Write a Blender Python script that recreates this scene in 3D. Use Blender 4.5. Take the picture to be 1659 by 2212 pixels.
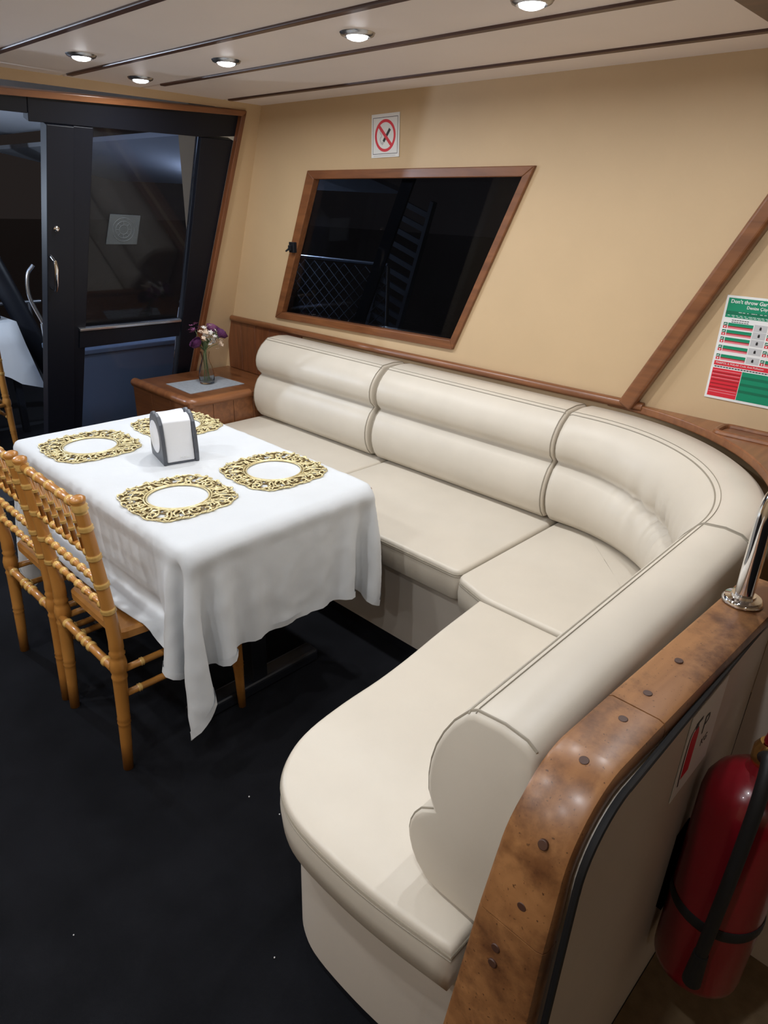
import bpy, bmesh, math, random
import numpy as np
from mathutils import Vector, Matrix

for o in list(bpy.data.objects):
    bpy.data.objects.remove(o)
scene = bpy.context.scene
COL = scene.collection
PI = math.pi

# ------------------------------------------------------------------ camera
FPX, YAW, PITCH, ROLL = 1450.376, 0.8129, -0.4285, 0.0336
CAM = Vector((-2.6, 0.0, 1.5551))
fw0 = Vector((math.sin(YAW), math.cos(YAW), 0)); rt0 = Vector((math.cos(YAW), -math.sin(YAW), 0)); up0 = Vector((0, 0, 1))
fw = fw0 * math.cos(PITCH) + up0 * math.sin(PITCH)
up1 = up0 * math.cos(PITCH) - fw0 * math.sin(PITCH)
rt = rt0 * math.cos(ROLL) + up1 * math.sin(ROLL)
up = up1 * math.cos(ROLL) - rt0 * math.sin(ROLL)
cd = bpy.data.cameras.new('camera')
cd.sensor_fit = 'VERTICAL'; cd.sensor_height = 24.0; cd.lens = FPX * 24.0 / 2212.0
cd.clip_start = 0.02; cd.clip_end = 300
cam = bpy.data.objects.new('camera', cd); COL.objects.link(cam)
M = Matrix((rt, up, -fw)).transposed().to_4x4(); M.translation = CAM
cam.matrix_world = M
scene.camera = cam

# ------------------------------------------------------------------ world (night), exposure
w = bpy.data.worlds.new('night'); scene.world = w; w.use_nodes = True
bg = w.node_tree.nodes['Background']; bg.inputs[0].default_value = (0.020, 0.016, 0.015, 1); bg.inputs[1].default_value = 0.8
scene.view_settings.view_transform = 'Standard'
scene.view_settings.look = 'None'
scene.view_settings.gamma = 1.0
scene.view_settings.use_curve_mapping = False
scene.view_settings.exposure = 0.0
scene.cycles.max_bounces = 8; scene.cycles.diffuse_bounces = 4; scene.cycles.glossy_bounces = 4
LAMP_W = 2.5            # power of each ceiling downlight
DECK_W = 60.0            # deck lamp outside
CEIL = 1.986

# ------------------------------------------------------------------ helpers: materials
def new_mat(name):
    m = bpy.data.materials.new(name); m.use_nodes = True
    nt = m.node_tree; b = nt.nodes['Principled BSDF']
    return m, nt, b
def mat(name, col, rough=0.5, metal=0.0, noise=0.0, nscale=8.0, bump=0.0, bscale=60.0, spec=0.5, coat=0.0, stretch=(1, 1, 1), bdist=0.002, sheen=0.0):
    m, nt, b = new_mat(name)
    b.inputs['Base Color'].default_value = (*col, 1); b.inputs['Roughness'].default_value = rough
    b.inputs['Metallic'].default_value = metal; b.inputs['Specular IOR Level'].default_value = spec
    b.inputs['Coat Weight'].default_value = coat
    b.inputs['Sheen Weight'].default_value = sheen
    N = nt.nodes; L = nt.links
    if noise or bump:
        tc = N.new('ShaderNodeTexCoord'); mp = N.new('ShaderNodeMapping'); mp.inputs['Scale'].default_value = stretch
        L.new(tc.outputs['Object'], mp.inputs[0])
    if noise:
        n = N.new('ShaderNodeTexNoise'); n.inputs['Scale'].default_value = nscale; n.inputs['Detail'].default_value = 6
        L.new(mp.outputs[0], n.inputs['Vector'])
        r = N.new('ShaderNodeValToRGB')
        r.color_ramp.elements[0].position = 0.3; r.color_ramp.elements[1].position = 0.72
        r.color_ramp.elements[0].color = (*[c * (1 - noise) for c in col], 1)
        r.color_ramp.elements[1].color = (*[min(1, c * (1 + noise * 0.6)) for c in col], 1)
        L.new(n.outputs[0], r.inputs[0]); L.new(r.outputs[0], b.inputs['Base Color'])
    if bump:
        n2 = N.new('ShaderNodeTexNoise'); n2.inputs['Scale'].default_value = bscale; n2.inputs['Detail'].default_value = 4
        L.new(mp.outputs[0], n2.inputs['Vector'])
        bp = N.new('ShaderNodeBump'); bp.inputs['Strength'].default_value = bump; bp.inputs['Distance'].default_value = bdist
        L.new(n2.outputs[0], bp.inputs['Height']); L.new(bp.outputs[0], b.inputs['Normal'])
    return m
def wood(name, c1, c2, axis='Y', scale=14.0, rough=0.35, coat=0.3, wear=None):
    m, nt, b = new_mat(name); N = nt.nodes; L = nt.links
    tc = N.new('ShaderNodeTexCoord'); mp = N.new('ShaderNodeMapping')
    s = {'X': (0.12, 1, 1), 'Y': (1, 0.12, 1), 'Z': (1, 1, 0.12)}[axis]
    mp.inputs['Scale'].default_value = s
    L.new(tc.outputs['Object'], mp.inputs[0])
    n = N.new('ShaderNodeTexNoise'); n.inputs['Scale'].default_value = scale * 3; n.inputs['Detail'].default_value = 8; n.inputs['Distortion'].default_value = 0.6
    L.new(mp.outputs[0], n.inputs['Vector'])
    r = N.new('ShaderNodeValToRGB'); r.color_ramp.elements[0].position = 0.3; r.color_ramp.elements[1].position = 0.7
    r.color_ramp.elements[0].color = (*c1, 1); r.color_ramp.elements[1].color = (*c2, 1)
    L.new(n.outputs[0], r.inputs[0])
    out = r.outputs[0]
    if wear:
        n3 = N.new('ShaderNodeTexNoise'); n3.inputs['Scale'].default_value = wear[1]; n3.inputs['Detail'].default_value = 8; n3.inputs['Roughness'].default_value = 0.7
        L.new(tc.outputs['Object'], n3.inputs['Vector'])
        r3 = N.new('ShaderNodeValToRGB'); r3.color_ramp.elements[0].position = wear[2]; r3.color_ramp.elements[1].position = wear[3]
        r3.color_ramp.elements[0].color = (0, 0, 0, 1); r3.color_ramp.elements[1].color = (1, 1, 1, 1)
        L.new(n3.outputs[0], r3.inputs[0])
        mx = N.new('ShaderNodeMix'); mx.data_type = 'RGBA'
        L.new(r3.outputs[0], mx.inputs['Factor']); L.new(out, mx.inputs[6]); mx.inputs[7].default_value = (*wear[0], 1)
        out = mx.outputs[2]
        n4 = N.new('ShaderNodeTexNoise'); n4.inputs['Scale'].default_value = 170; n4.inputs['Detail'].default_value = 3
        L.new(tc.outputs['Object'], n4.inputs['Vector'])
        r4 = N.new('ShaderNodeValToRGB'); r4.color_ramp.elements[0].position = 0.66; r4.color_ramp.elements[1].position = 0.72
        r4.color_ramp.elements[0].color = (0, 0, 0, 1); r4.color_ramp.elements[1].color = (1, 1, 1, 1)
        L.new(n4.outputs[0], r4.inputs[0])
        mx2 = N.new('ShaderNodeMix'); mx2.data_type = 'RGBA'
        L.new(r4.outputs[0], mx2.inputs['Factor']); L.new(out, mx2.inputs[6]); mx2.inputs[7].default_value = (0.10, 0.04, 0.015, 1)
        out = mx2.outputs[2]
    L.new(out, b.inputs['Base Color'])
    b.inputs['Roughness'].default_value = rough; b.inputs['Coat Weight'].default_value = coat; b.inputs['Coat Roughness'].default_value = 0.25
    return m
def emis(name, col, s):
    m, nt, b = new_mat(name)
    b.inputs['Base Color'].default_value = (0.8, 0.8, 0.8, 1)
    b.inputs['Emission Color'].default_value = (*col, 1); b.inputs['Emission Strength'].default_value = s
    return m
def pane_mat(name, tint, refl=1.5, film=0.0, filmcol=(0.3, 0.32, 0.36)):
    m = bpy.data.materials.new(name); m.use_nodes = True; nt = m.node_tree; N = nt.nodes; L = nt.links
    N.remove(N['Principled BSDF']); out = N['Material Output']
    t = N.new('ShaderNodeBsdfTransparent'); t.inputs[0].default_value = (*tint, 1)
    d = N.new('ShaderNodeBsdfDiffuse'); d.inputs[0].default_value = (*filmcol, 1)
    n = N.new('ShaderNodeTexNoise'); n.inputs['Scale'].default_value = 3.0; n.inputs['Detail'].default_value = 5
    tc = N.new('ShaderNodeTexCoord'); L.new(tc.outputs['Object'], n.inputs['Vector'])
    mm = N.new('ShaderNodeMath'); mm.operation = 'MULTIPLY'; mm.inputs[1].default_value = film * 2
    L.new(n.outputs[0], mm.inputs[0])
    mx0 = N.new('ShaderNodeMixShader'); L.new(mm.outputs[0], mx0.inputs[0]); L.new(t.outputs[0], mx0.inputs[1]); L.new(d.outputs[0], mx0.inputs[2])
    g = N.new('ShaderNodeBsdfGlossy'); g.inputs['Roughness'].default_value = 0.02
    f = N.new('ShaderNodeFresnel'); f.inputs[0].default_value = refl
    mx = N.new('ShaderNodeMixShader')
    L.new(f.outputs[0], mx.inputs[0]); L.new(mx0.outputs[0], mx.inputs[1]); L.new(g.outputs[0], mx.inputs[2]); L.new(mx.outputs[0], out.inputs[0])
    return m

MT = {}
MT['wall'] = mat('tan_wall_vinyl', (0.60, 0.43, 0.25), 0.55, noise=0.05, nscale=2.5, bump=0.12, bscale=500, bdist=0.0006)
MT['ceil'] = mat('ceiling_vinyl', (0.86, 0.77, 0.72), 0.5, noise=0.03, nscale=3, bump=0.05, bscale=300, bdist=0.0006)
MT['batten'] = wood('dark_batten', (0.055, 0.022, 0.014), (0.10, 0.042, 0.025), 'Y', 10, 0.4, 0.2)
MT['carpet'] = mat('black_carpet', (0.0085, 0.0088, 0.011), 0.95, noise=0.35, nscale=5, bump=0.6, bscale=900, bdist=0.003, spec=0.1)
MT['tancarpet'] = mat('brown_carpet', (0.20, 0.14, 0.08), 0.95, noise=0.2, nscale=30, bump=0.5, bscale=700, spec=0.1)
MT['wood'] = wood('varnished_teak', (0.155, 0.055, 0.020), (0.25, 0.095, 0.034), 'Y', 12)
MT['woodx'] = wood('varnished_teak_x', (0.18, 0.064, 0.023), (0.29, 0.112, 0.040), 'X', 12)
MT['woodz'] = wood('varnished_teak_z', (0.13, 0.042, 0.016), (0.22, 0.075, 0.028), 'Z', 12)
MT['cap'] = wood('worn_cap_teak', (0.24, 0.100, 0.034), (0.37, 0.17, 0.062), 'X', 9, 0.42, 0.25, wear=((0.095, 0.034, 0.013), 5.0, 0.45, 0.62))
MT['plug'] = mat('wood_plug', (0.07, 0.03, 0.018), 0.5)
MT['leather'] = mat('cream_leatherette', (0.635, 0.57, 0.475), 0.42, noise=0.05, nscale=5, bump=0.10, bscale=420, bdist=0.0006)
MT['piping'] = mat('cream_piping', (0.30, 0.26, 0.20), 0.5)
MT['vinylbase'] = mat('base_vinyl', (0.60, 0.535, 0.46), 0.5, noise=0.05, nscale=4, bump=0.1, bscale=300, bdist=0.0006)
MT['black'] = mat('black_paint', (0.012, 0.013, 0.017), 0.35, spec=0.4)
MT['blackalu'] = mat('black_aluminium', (0.006, 0.007, 0.012), 0.42, metal=0.0, spec=0.3)
MT['chrome'] = mat('chrome', (0.82, 0.82, 0.83), 0.08, metal=1.0)
MT['cloth'] = mat('white_linen', (0.63, 0.645, 0.66), 0.85, noise=0.03, nscale=6, bump=0.25, bscale=26, bdist=0.004, sheen=0.1)
MT['clothfine'] = MT['cloth']
MT['gold'] = mat('antique_gold', (0.80, 0.68, 0.38), 0.36, metal=0.5, noise=0.25, nscale=70)
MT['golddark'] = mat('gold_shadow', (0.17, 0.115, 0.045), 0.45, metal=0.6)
MT['chairgold'] = wood('gold_resin', (0.40, 0.165, 0.032), (0.50, 0.225, 0.052), 'Z', 6, 0.32, 0.3)
MT['ringgold'] = mat('pale_gold_ring', (0.66, 0.40, 0.12), 0.3, metal=0.1, coat=0.3)
MT['white'] = mat('white_plastic', (0.78, 0.79, 0.82), 0.35)
MT['grey'] = mat('slate_plastic', (0.075, 0.082, 0.098), 0.4)
MT['paper'] = mat('white_paper', (0.82, 0.82, 0.81), 0.5)
MT['red'] = mat('print_red', (0.70, 0.02, 0.04), 0.45)
MT['darkred'] = mat('print_dark_red', (0.36, 0.008, 0.016), 0.45)
MT['pink'] = mat('print_pink', (0.80, 0.22, 0.26), 0.45)
MT['green'] = mat('print_green', (0.0, 0.26, 0.13), 0.45)
MT['dgreen'] = mat('print_dark_green', (0.0, 0.16, 0.08), 0.45)
MT['lgrey'] = mat('print_grey', (0.55, 0.55, 0.56), 0.45)
MT['ink'] = mat('print_black', (0.012, 0.012, 0.014), 0.45)
MT['extred'] = mat('extinguisher_shaded_red', (0.20, 0.003, 0.010), 0.28, coat=0.4)  # red darkened to stand in for the shadow falling on it
MT['rubber'] = mat('black_rubber', (0.010, 0.010, 0.011), 0.6)
MT['brass'] = mat('brass', (0.62, 0.42, 0.16), 0.25, metal=1.0)
MT['glassv'], _nt, _b = new_mat('vase_glass')
_b.inputs['Base Color'].default_value = (0.93, 0.96, 0.96, 1); _b.inputs['Roughness'].default_value = 0.02; _b.inputs['Transmission Weight'].default_value = 1.0; _b.inputs['IOR'].default_value = 1.3
MT['pane'] = pane_mat('tinted_pane', (0.45, 0.48, 0.54), 1.28, 0.004)
MT['paned'] = pane_mat('tinted_door_pane', (0.58, 0.60, 0.66), 1.34, 0.016)
MT['frost'] = pane_mat('etched_sticker', (0.35, 0.38, 0.42), 1.3, 0.13, (0.55, 0.62, 0.66))
MT['purple'] = mat('purple_petal', (0.105, 0.022, 0.095), 0.7)
MT['violet'] = mat('violet_petal', (0.20, 0.06, 0.15), 0.7)
MT['petalw'] = mat('white_petal', (0.80, 0.76, 0.72), 0.7)
MT['petalc'] = mat('cream_petal', (0.72, 0.56, 0.42), 0.7)
MT['leaf'] = mat('sage_leaf', (0.10, 0.135, 0.065), 0.6)
MT['stem'] = mat('green_stem', (0.10, 0.16, 0.06), 0.6)
MT['doily'] = mat('grey_doily', (0.36, 0.39, 0.43), 0.9, noise=0.15, nscale=60, bump=0.4, bscale=350)
MT['lens'] = emis('lamp_lens', (0.92, 0.96, 1.0), 25.0)
MT['lens'].cycles.emission_sampling = 'NONE'
MT['ring'] = mat('lamp_ring', (0.42, 0.43, 0.46), 0.25, metal=0.9)
MT['water'] = mat('night_water', (0.11, 0.070, 0.052), 0.22, bump=1.0, bscale=5, stretch=(1, 3, 1), bdist=0.12)
MT['deck'] = mat('dark_deck', (0.012, 0.013, 0.017), 0.7, noise=0.2, nscale=6)
MT['canopy'] = mat('canopy_fabric', (0.62, 0.66, 0.74), 0.7)
MT['block'] = mat('block_blue_lit', (0.32, 0.42, 0.58), 0.5)  # bluish light on this white block put into its colour
MT['post'] = mat('dark_post', (0.010, 0.011, 0.016), 0.4)
MT['steel'] = mat('steel_rail', (0.6, 0.62, 0.66), 0.2, metal=0.9)
MT['mesh'] = mat('net_cord', (0.16, 0.17, 0.20), 0.6)
MT['lint'] = mat('white_lint', (0.7, 0.7, 0.7), 0.8)

# ------------------------------------------------------------------ helpers: objects and meshes
def link(name, me, m=None, parent=None, smooth=False):
    if m is not None:
        for mm in (m if isinstance(m, (list, tuple)) else [m]):
            me.materials.append(mm)
    if smooth:
        me.polygons.foreach_set('use_smooth', [True] * len(me.polygons))
    o = bpy.data.objects.new(name, me); COL.objects.link(o)
    if parent: o.parent = parent
    return o
def from_bm(name, bm, m=None, parent=None, smooth=False, bevel=0.0, seg=2, angle=40):
    me = bpy.data.meshes.new(name)
    bmesh.ops.recalc_face_normals(bm, faces=bm.faces)
    bm.to_mesh(me); bm.free()
    o = link(name, me, m, parent, smooth)
    if bevel:
        md = o.modifiers.new('bevel', 'BEVEL'); md.width = bevel; md.segments = seg; md.limit_method = 'ANGLE'; md.angle_limit = math.radians(30)
    if smooth and angle:
        sharp_by_angle(me, angle)
    return o
def sharp_by_angle(me, deg):
    try:
        me.set_sharp_from_angle(angle=math.radians(deg))
    except Exception:
        pass
def empty(name, loc=(0, 0, 0), rz=0.0, parent=None):
    o = bpy.data.objects.new(name, None); COL.objects.link(o); o.location = loc; o.rotation_euler = (0, 0, rz)
    o.empty_display_size = 0.05
    if parent: o.parent = parent
    return o
def tag(o, label=None, cat=None, group=None, kind=None):
    if label: o['label'] = label
    if cat: o['category'] = cat
    if group: o['group'] = group
    if kind: o['kind'] = kind
    return o
def copy_tree(o, parent=None):
    c = o.copy(); COL.objects.link(c); c.parent = parent
    for ch in list(o.children):
        copy_tree(ch, c)
    return c
def box(bm, x0, x1, y0, y1, z0, z1, mtx=None, mi=0):
    v = [Vector((x, y, z)) for z in (z0, z1) for y in (y0, y1) for x in (x0, x1)]
    if mtx is not None: v = [mtx @ p for p in v]
    v = [bm.verts.new(p) for p in v]
    for f in ((0, 2, 3, 1), (4, 5, 7, 6), (0, 1, 5, 4), (2, 6, 7, 3), (0, 4, 6, 2), (1, 3, 7, 5)):
        fc = bm.faces.new([v[i] for i in f]); fc.material_index = mi
def boxobj(name, x0, x1, y0, y1, z0, z1, m, parent=None, bevel=0.0, seg=2):
    bm = bmesh.new(); box(bm, x0, x1, y0, y1, z0, z1)
    return from_bm(name, bm, m, parent, bevel=bevel, seg=seg)
def prism(bm, pts, off, mi=0):
    """closed polygon pts (3-D, planar) extruded by vector off"""
    off = Vector(off); a = [bm.verts.new(Vector(p)) for p in pts]; b = [bm.verts.new(Vector(p) + off) for p in pts]
    n = len(a)
    bm.faces.new(a[::-1]).material_index = mi; bm.faces.new(b).material_index = mi
    for i in range(n):
        bm.faces.new((a[i], a[(i + 1) % n], b[(i + 1) % n], b[i])).material_index = mi
def sweep(bm, pts, radii, n=10, closed=False, cap=True, mi=0, squash=1.0, mis=None):
    pts = [Vector(p) for p in pts]
    if not isinstance(radii, (list, tuple)): radii = [radii] * len(pts)
    N = len(pts); rings = []; prev = None
    for i in range(N):
        if closed: t = pts[(i + 1) % N] - pts[i - 1]
        else: t = pts[min(i + 1, N - 1)] - pts[max(i - 1, 0)]
        if t.length < 1e-9: t = Vector((0, 0, 1))
        t.normalize()
        if prev is None:
            a = Vector((0, 0, 1)) if abs(t.z) < 0.9 else Vector((1, 0, 0))
            u = a.cross(t).normalized()
        else:
            u = (prev - t * prev.dot(t)).normalized()
        prev = u; v = t.cross(u)
        rings.append([bm.verts.new(pts[i] + (u * math.cos(2 * PI * k / n) + v * math.sin(2 * PI * k / n) * squash) * radii[i]) for k in range(n)])
    for i in range(N if closed else N - 1):
        a = rings[i]; b = rings[(i + 1) % N]
        for k in range(n):
            f = bm.faces.new((a[k], a[(k + 1) % n], b[(k + 1) % n], b[k])); f.smooth = True
            f.material_index = mis[i] if mis else mi
    if cap and not closed:
        bm.faces.new(rings[0][::-1]).material_index = mi; bm.faces.new(rings[-1]).material_index = mi
def lathe(bm, prof, n=32, loc=(0, 0, 0), mi=0, mtx=None):
    loc = Vector(loc); rings = []
    for r, z in prof:
        ring = []
        for k in range(n):
            p = Vector((r * math.cos(2 * PI * k / n), r * math.sin(2 * PI * k / n), z))
            p = (mtx @ p) if mtx is not None else p
            ring.append(bm.verts.new(p + loc))
        rings.append(ring)
    for a, b in zip(rings, rings[1:]):
        for k in range(n):
            f = bm.faces.new((a[k], a[(k + 1) % n], b[(k + 1) % n], b[k])); f.smooth = True; f.material_index = mi
    return rings
def lathe_closed(bm, prof, n=32, loc=(0, 0, 0), mi=0, mtx=None):
    r = lathe(bm, prof, n, loc, mi, mtx)
    bm.faces.new(r[0][::-1]).material_index = mi; bm.faces.new(r[-1]).material_index = mi
def text_mesh(name, s, size, mtx, m, parent, align='LEFT', extr=0.0002, bold=0.0, shear=0.0):
    cu = bpy.data.curves.new(name, 'FONT'); cu.body = s; cu.size = size; cu.align_x = align; cu.extrude = extr; cu.offset = bold; cu.shear = shear
    cu.resolution_u = 2
    to = bpy.data.objects.new(name, cu); COL.objects.link(to)
    dg = bpy.context.evaluated_depsgraph_get()
    me = bpy.data.meshes.new_from_object(to.evaluated_get(dg))
    bpy.data.objects.remove(to); bpy.data.curves.remove(cu)
    me.transform(mtx)
    me.materials.clear()
    return link(name, me, m, parent)
def spline(pts, n=8, closed=False):
    """Catmull-Rom through pts"""
    P = [Vector(p) for p in pts]; N = len(P); out = []
    for i in range(N if closed else N - 1):
        p0 = P[(i - 1) % N] if closed or i > 0 else P[0] * 2 - P[1]
        p1 = P[i]; p2 = P[(i + 1) % N]
        p3 = P[(i + 2) % N] if closed or i + 2 < N else P[-1] * 2 - P[-2]
        for k in range(n):
            t = k / n
            out.append(0.5 * ((2 * p1) + (p2 - p0) * t + (2 * p0 - 5 * p1 + 4 * p2 - p3) * t * t + (3 * p1 - p0 - 3 * p2 + p3) * t ** 3))
    if not closed: out.append(P[-1])
    return out
def round_poly(pts, rad, n=6):
    """2-D polygon with rounded corners; rad a number or a list"""
    N = len(pts); out = []
    for i in range(N):
        r = rad[i] if isinstance(rad, (list, tuple)) else rad
        a = Vector(pts[i - 1]); b = Vector(pts[i]); c = Vector(pts[(i + 1) % N])
        u = (a - b); v = (c - b); r = min(r, u.length * 0.49, v.length * 0.49)
        if r < 1e-5: out.append(b); continue
        p = b + u.normalized() * r; q = b + v.normalized() * r
        for k in range(n + 1):
            t = k / n
            out.append((1 - t) ** 2 * p + 2 * t * (1 - t) * b + t * t * q)
    return out
def inset(poly, d):
    N = len(poly); out = []
    for i in range(N):
        a = poly[i - 1]; b = poly[i]; c = poly[(i + 1) % N]
        e1 = (b - a); e2 = (c - b)
        if e1.length < 1e-9: e1 = e2
        if e2.length < 1e-9: e2 = e1
        n1 = Vector((-e1.y, e1.x)).normalized(); n2 = Vector((-e2.y, e2.x)).normalized()
        nn = (n1 + n2)
        if nn.length < 1e-6: nn = n1
        nn.normalize()
        out.append(b + nn * d / max(0.5, nn.dot(n1)))
    return out
def area2(p):
    return sum(p[i].x * p[(i + 1) % len(p)].y - p[(i + 1) % len(p)].x * p[i].y for i in range(len(p)))
def densify(p, step):
    out = []
    for i in range(len(p)):
        a = p[i]; b = p[(i + 1) % len(p)]; k = max(1, int((b - a).length / step))
        for j in range(k): out.append(a.lerp(b, j / k))
    return out

# ================================================================== STRUCTURE
XW = -0.26
# --- floor
bm = bmesh.new(); box(bm, -4.3, 0.0, -2.6, 3.83, -0.08, 0.0)
tag(from_bm('floor', bm, MT['carpet']), 'black carpeted saloon floor', None, None, 'structure')
bm = bmesh.new(); box(bm, -2.02, -1.27, -0.9, 0.205, 0.0, 0.006)
tag(from_bm('floor_runner', bm, MT['tancarpet']), 'brown carpet patch behind the sofa partition', None, None, 'structure')

# --- ceiling with panels between battens
ceil = boxobj('ceiling', -4.3, 0.0, -2.6, 3.30, CEIL + 0.012, CEIL + 0.06, MT['ceil']); tag(ceil, 'tan panelled saloon ceiling', kind='structure')
BX = [-3.68, -3.33, -2.98, -2.63, -2.28, -1.93, -1.585, -1.24, -0.895, -0.475]
edges = [-4.3] + BX + [0.0]
for i in range(len(edges) - 1):
    boxobj('panel', edges[i] + 0.006, edges[i + 1] - 0.006, -2.6, 3.30, CEIL, CEIL + 0.0118, MT['ceil'], ceil, bevel=0.002, seg=1)
for i, x in enumerate(BX):
    yend = {-1.24: 3.07, -0.895: 2.97, -0.475: 3.10}.get(x, 3.05)
    boxobj('batten', x - 0.013, x + 0.013, -2.6, yend, CEIL - 0.007, CEIL + 0.0115, MT['batten'], ceil, bevel=0.003)
# transverse beam at the near right end of the ceiling
tag(boxobj('trim_1', -4.3, XW, 0.545, 0.70, CEIL - 0.012, CEIL - 0.0005, MT['batten'], bevel=0.004), 'brown cross beam on the ceiling', kind='structure')

# --- window wall (x = XW), hole for the raked window
WTL, WTR, WBR, WBL = (2.785, 1.695), (1.511, 1.702), (1.83, 0.993), (3.08, 0.973)
def wall_with_hole(name, outer, hole, x0, x1, m):
    bm = bmesh.new()
    vo = [[bm.verts.new((x, y, z)) for y, z in outer] for x in (x0, x1)]
    vh = [[bm.verts.new((x, y, z)) for y, z in hole] for x in (x0, x1)]
    for s in (0, 1):
        for i in range(4):
            bm.faces.new((vo[s][i], vo[s][(i + 1) % 4], vh[s][(i + 1) % 4], vh[s][i]))
    for i in range(4):
        bm.faces.new((vo[0][i], vo[0][(i + 1) % 4], vo[1][(i + 1) % 4], vo[1][i]))
        bm.faces.new((vh[0][i], vh[0][(i + 1) % 4], vh[1][(i + 1) % 4], vh[1][i]))
    return from_bm(name, bm, m)
wr = wall_with_hole('wall_right', [(3.95, CEIL + .02), (-2.6, CEIL + .02), (-2.6, 0.0), (3.95, 0.0)], [WTL, WTR, WBR, WBL], XW, XW + 0.05, MT['wall'])
tag(wr, 'tan vinyl cabin side wall with raked window', kind='structure')
# --- window_1
win = empty('window_1', (XW, 2.3, 0.97)); tag(win, 'raked four-sided cabin window with teak frame and dark glass', kind='structure')
inn = [(2.738, 1.658), (1.562, 1.666), (1.845, 1.031), (3.018, 1.008)]
out = [WTL, WTR, WBR, WBL]
def local(o, bm_pts): return [Vector(p) - o.location for p in bm_pts]
for i in range(4):
    j = (i + 1) % 4
    bm = bmesh.new()
    prism(bm, local(win, [(XW - 0.014, *out[i]), (XW - 0.014, *out[j]), (XW - 0.014, *inn[j]), (XW - 0.014, *inn[i])]), (0.04, 0, 0))
    from_bm('frame_rail', bm, MT['wood'], win, bevel=0.003)
bm = bmesh.new(); prism(bm, local(win, [(XW + 0.022, *p) for p in inn]), (0.005, 0, 0)); from_bm('pane', bm, MT['pane'], win)
# sliding sash divider (dark) and latch
bm = bmesh.new(); prism(bm, local(win, [(XW + 0.030, 2.20, 1.66), (XW + 0.030, 2.13, 1.66), (XW + 0.030, 2.43, 1.02), (XW + 0.030, 2.50, 1.02)]), (0.012, 0, 0)); from_bm('sash_stile', bm, MT['black'], win)
bm = bmesh.new()
box(bm, -0.034, -0.0145, 0.575, 0.615, 0.35, 0.40); box(bm, -0.05, -0.034, 0.585, 0.603, 0.36, 0.385); sweep(bm, [(-0.045, 0.594, 0.372), (-0.05, 0.62, 0.355)], 0.005, 8)
from_bm('latch', bm, MT['black'], win, bevel=0.002)

# --- dado rail and slanted beam, wainscot planks
bm = bmesh.new(); sweep(bm, [(XW - 0.012, 3.50, 0.918), (XW - 0.012, 0.95, 0.928)], 0.017, 10)
tag(from_bm('trim_2', bm, MT['wood'], smooth=True), 'teak dado rail along the wall behind the sofa backs', kind='structure')
wn = empty('trim_3', (XW, 3.2, 0.62)); tag(wn, 'teak boarded wainscot above the corner cabinet', kind='structure')
yb = [3.56, 3.42, 3.28, 3.14, 3.0, 2.86]
for i in range(5):
    top = 0.90
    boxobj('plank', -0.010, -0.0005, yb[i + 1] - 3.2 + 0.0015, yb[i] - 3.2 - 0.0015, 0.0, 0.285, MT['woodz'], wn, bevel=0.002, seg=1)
boxobj('backing', -0.0012, -0.0002, -0.34, 0.36, 0.0, 0.285, MT['woodz'], wn)
bm = bmesh.new()
d = Vector((0, -0.487, 1)).normalized(); L0 = Vector((XW, 1.035, 0.935)); nrm = Vector((0, d.z, -d.y))
Lb = 1.22
p = [L0, L0 + d * Lb, L0 + d * Lb - nrm * 0.055, L0 - nrm * 0.055]
prism(bm, [q + Vector((-0.045, 0, 0)) for q in p], (0.045, 0, 0))
tag(from_bm('trim_4', bm, MT['wood'], bevel=0.012, seg=4), 'slanted teak beam rising up the wall', kind='structure')

# --- aft bulkhead: tilted plane y = 3.821 - 0.34 z ; everything in its local frame
TH = math.atan(0.34); CT = math.cos(TH)
def bulk_empty(name):
    e = empty(name, (0, 3.821, 0)); e.rotation_euler = (TH, 0, 0); return e
V = lambda z: z / CT
jx = lambda z: -0.448 + (z - 0.951) * (0.098 / 1.003)       # right jamb line (leans)
wb = bulk_empty('wall_back'); tag(wb, 'raked tan aft bulkhead around the black glass doors', kind='structure')
bm = bmesh.new()
prism(bm, [(jx(0), 0, V(0)), (XW + 0.01, 0, V(0)), (XW + 0.01, 0, V(2.02)), (jx(2.02), 0, V(2.02))], (0, 0.06, 0))
from_bm('side_panel', bm, MT['wall'], wb)
bm = bmesh.new()
prism(bm, [(-4.3, 0, V(1.925)), (jx(1.955), 0, V(1.957)), (jx(2.02), 0, V(2.02)), (-4.3, 0, V(2.02))], (0, 0.06, 0))
from_bm('top_panel', bm, MT['wall'], wb)
bm = bmesh.new(); prism(bm, [(-4.3, 0, 0), (-2.40, 0, 0), (-2.40, 0, V(1.93)), (-4.3, 0, V(1.92))], (0, 0.06, 0)); from_bm('port_panel', bm, MT['wall'], wb)
tr = bulk_empty('trim_5'); tag(tr, 'teak casing around the black glass doors', kind='structure')
bm = bmesh.new(); prism(bm, [(-2.40, -0.014, V(1.872)), (jx(1.935), -0.014, V(1.934)), (jx(1.955), -0.014, V(1.957)), (-2.40, -0.014, V(1.897))], (0, 0.03, 0)); from_bm('header', bm, MT['woodx'], tr, bevel=0.003)
bm = bmesh.new(); prism(bm, [(jx(0.0) - 0.026, -0.014, 0), (jx(0), -0.014, 0), (jx(1.955), -0.014, V(1.957)), (jx(1.935) - 0.026, -0.014, V(1.934))], (0, 0.03, 0)); from_bm('jamb', bm, MT['woodz'], tr, bevel=0.003)
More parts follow.
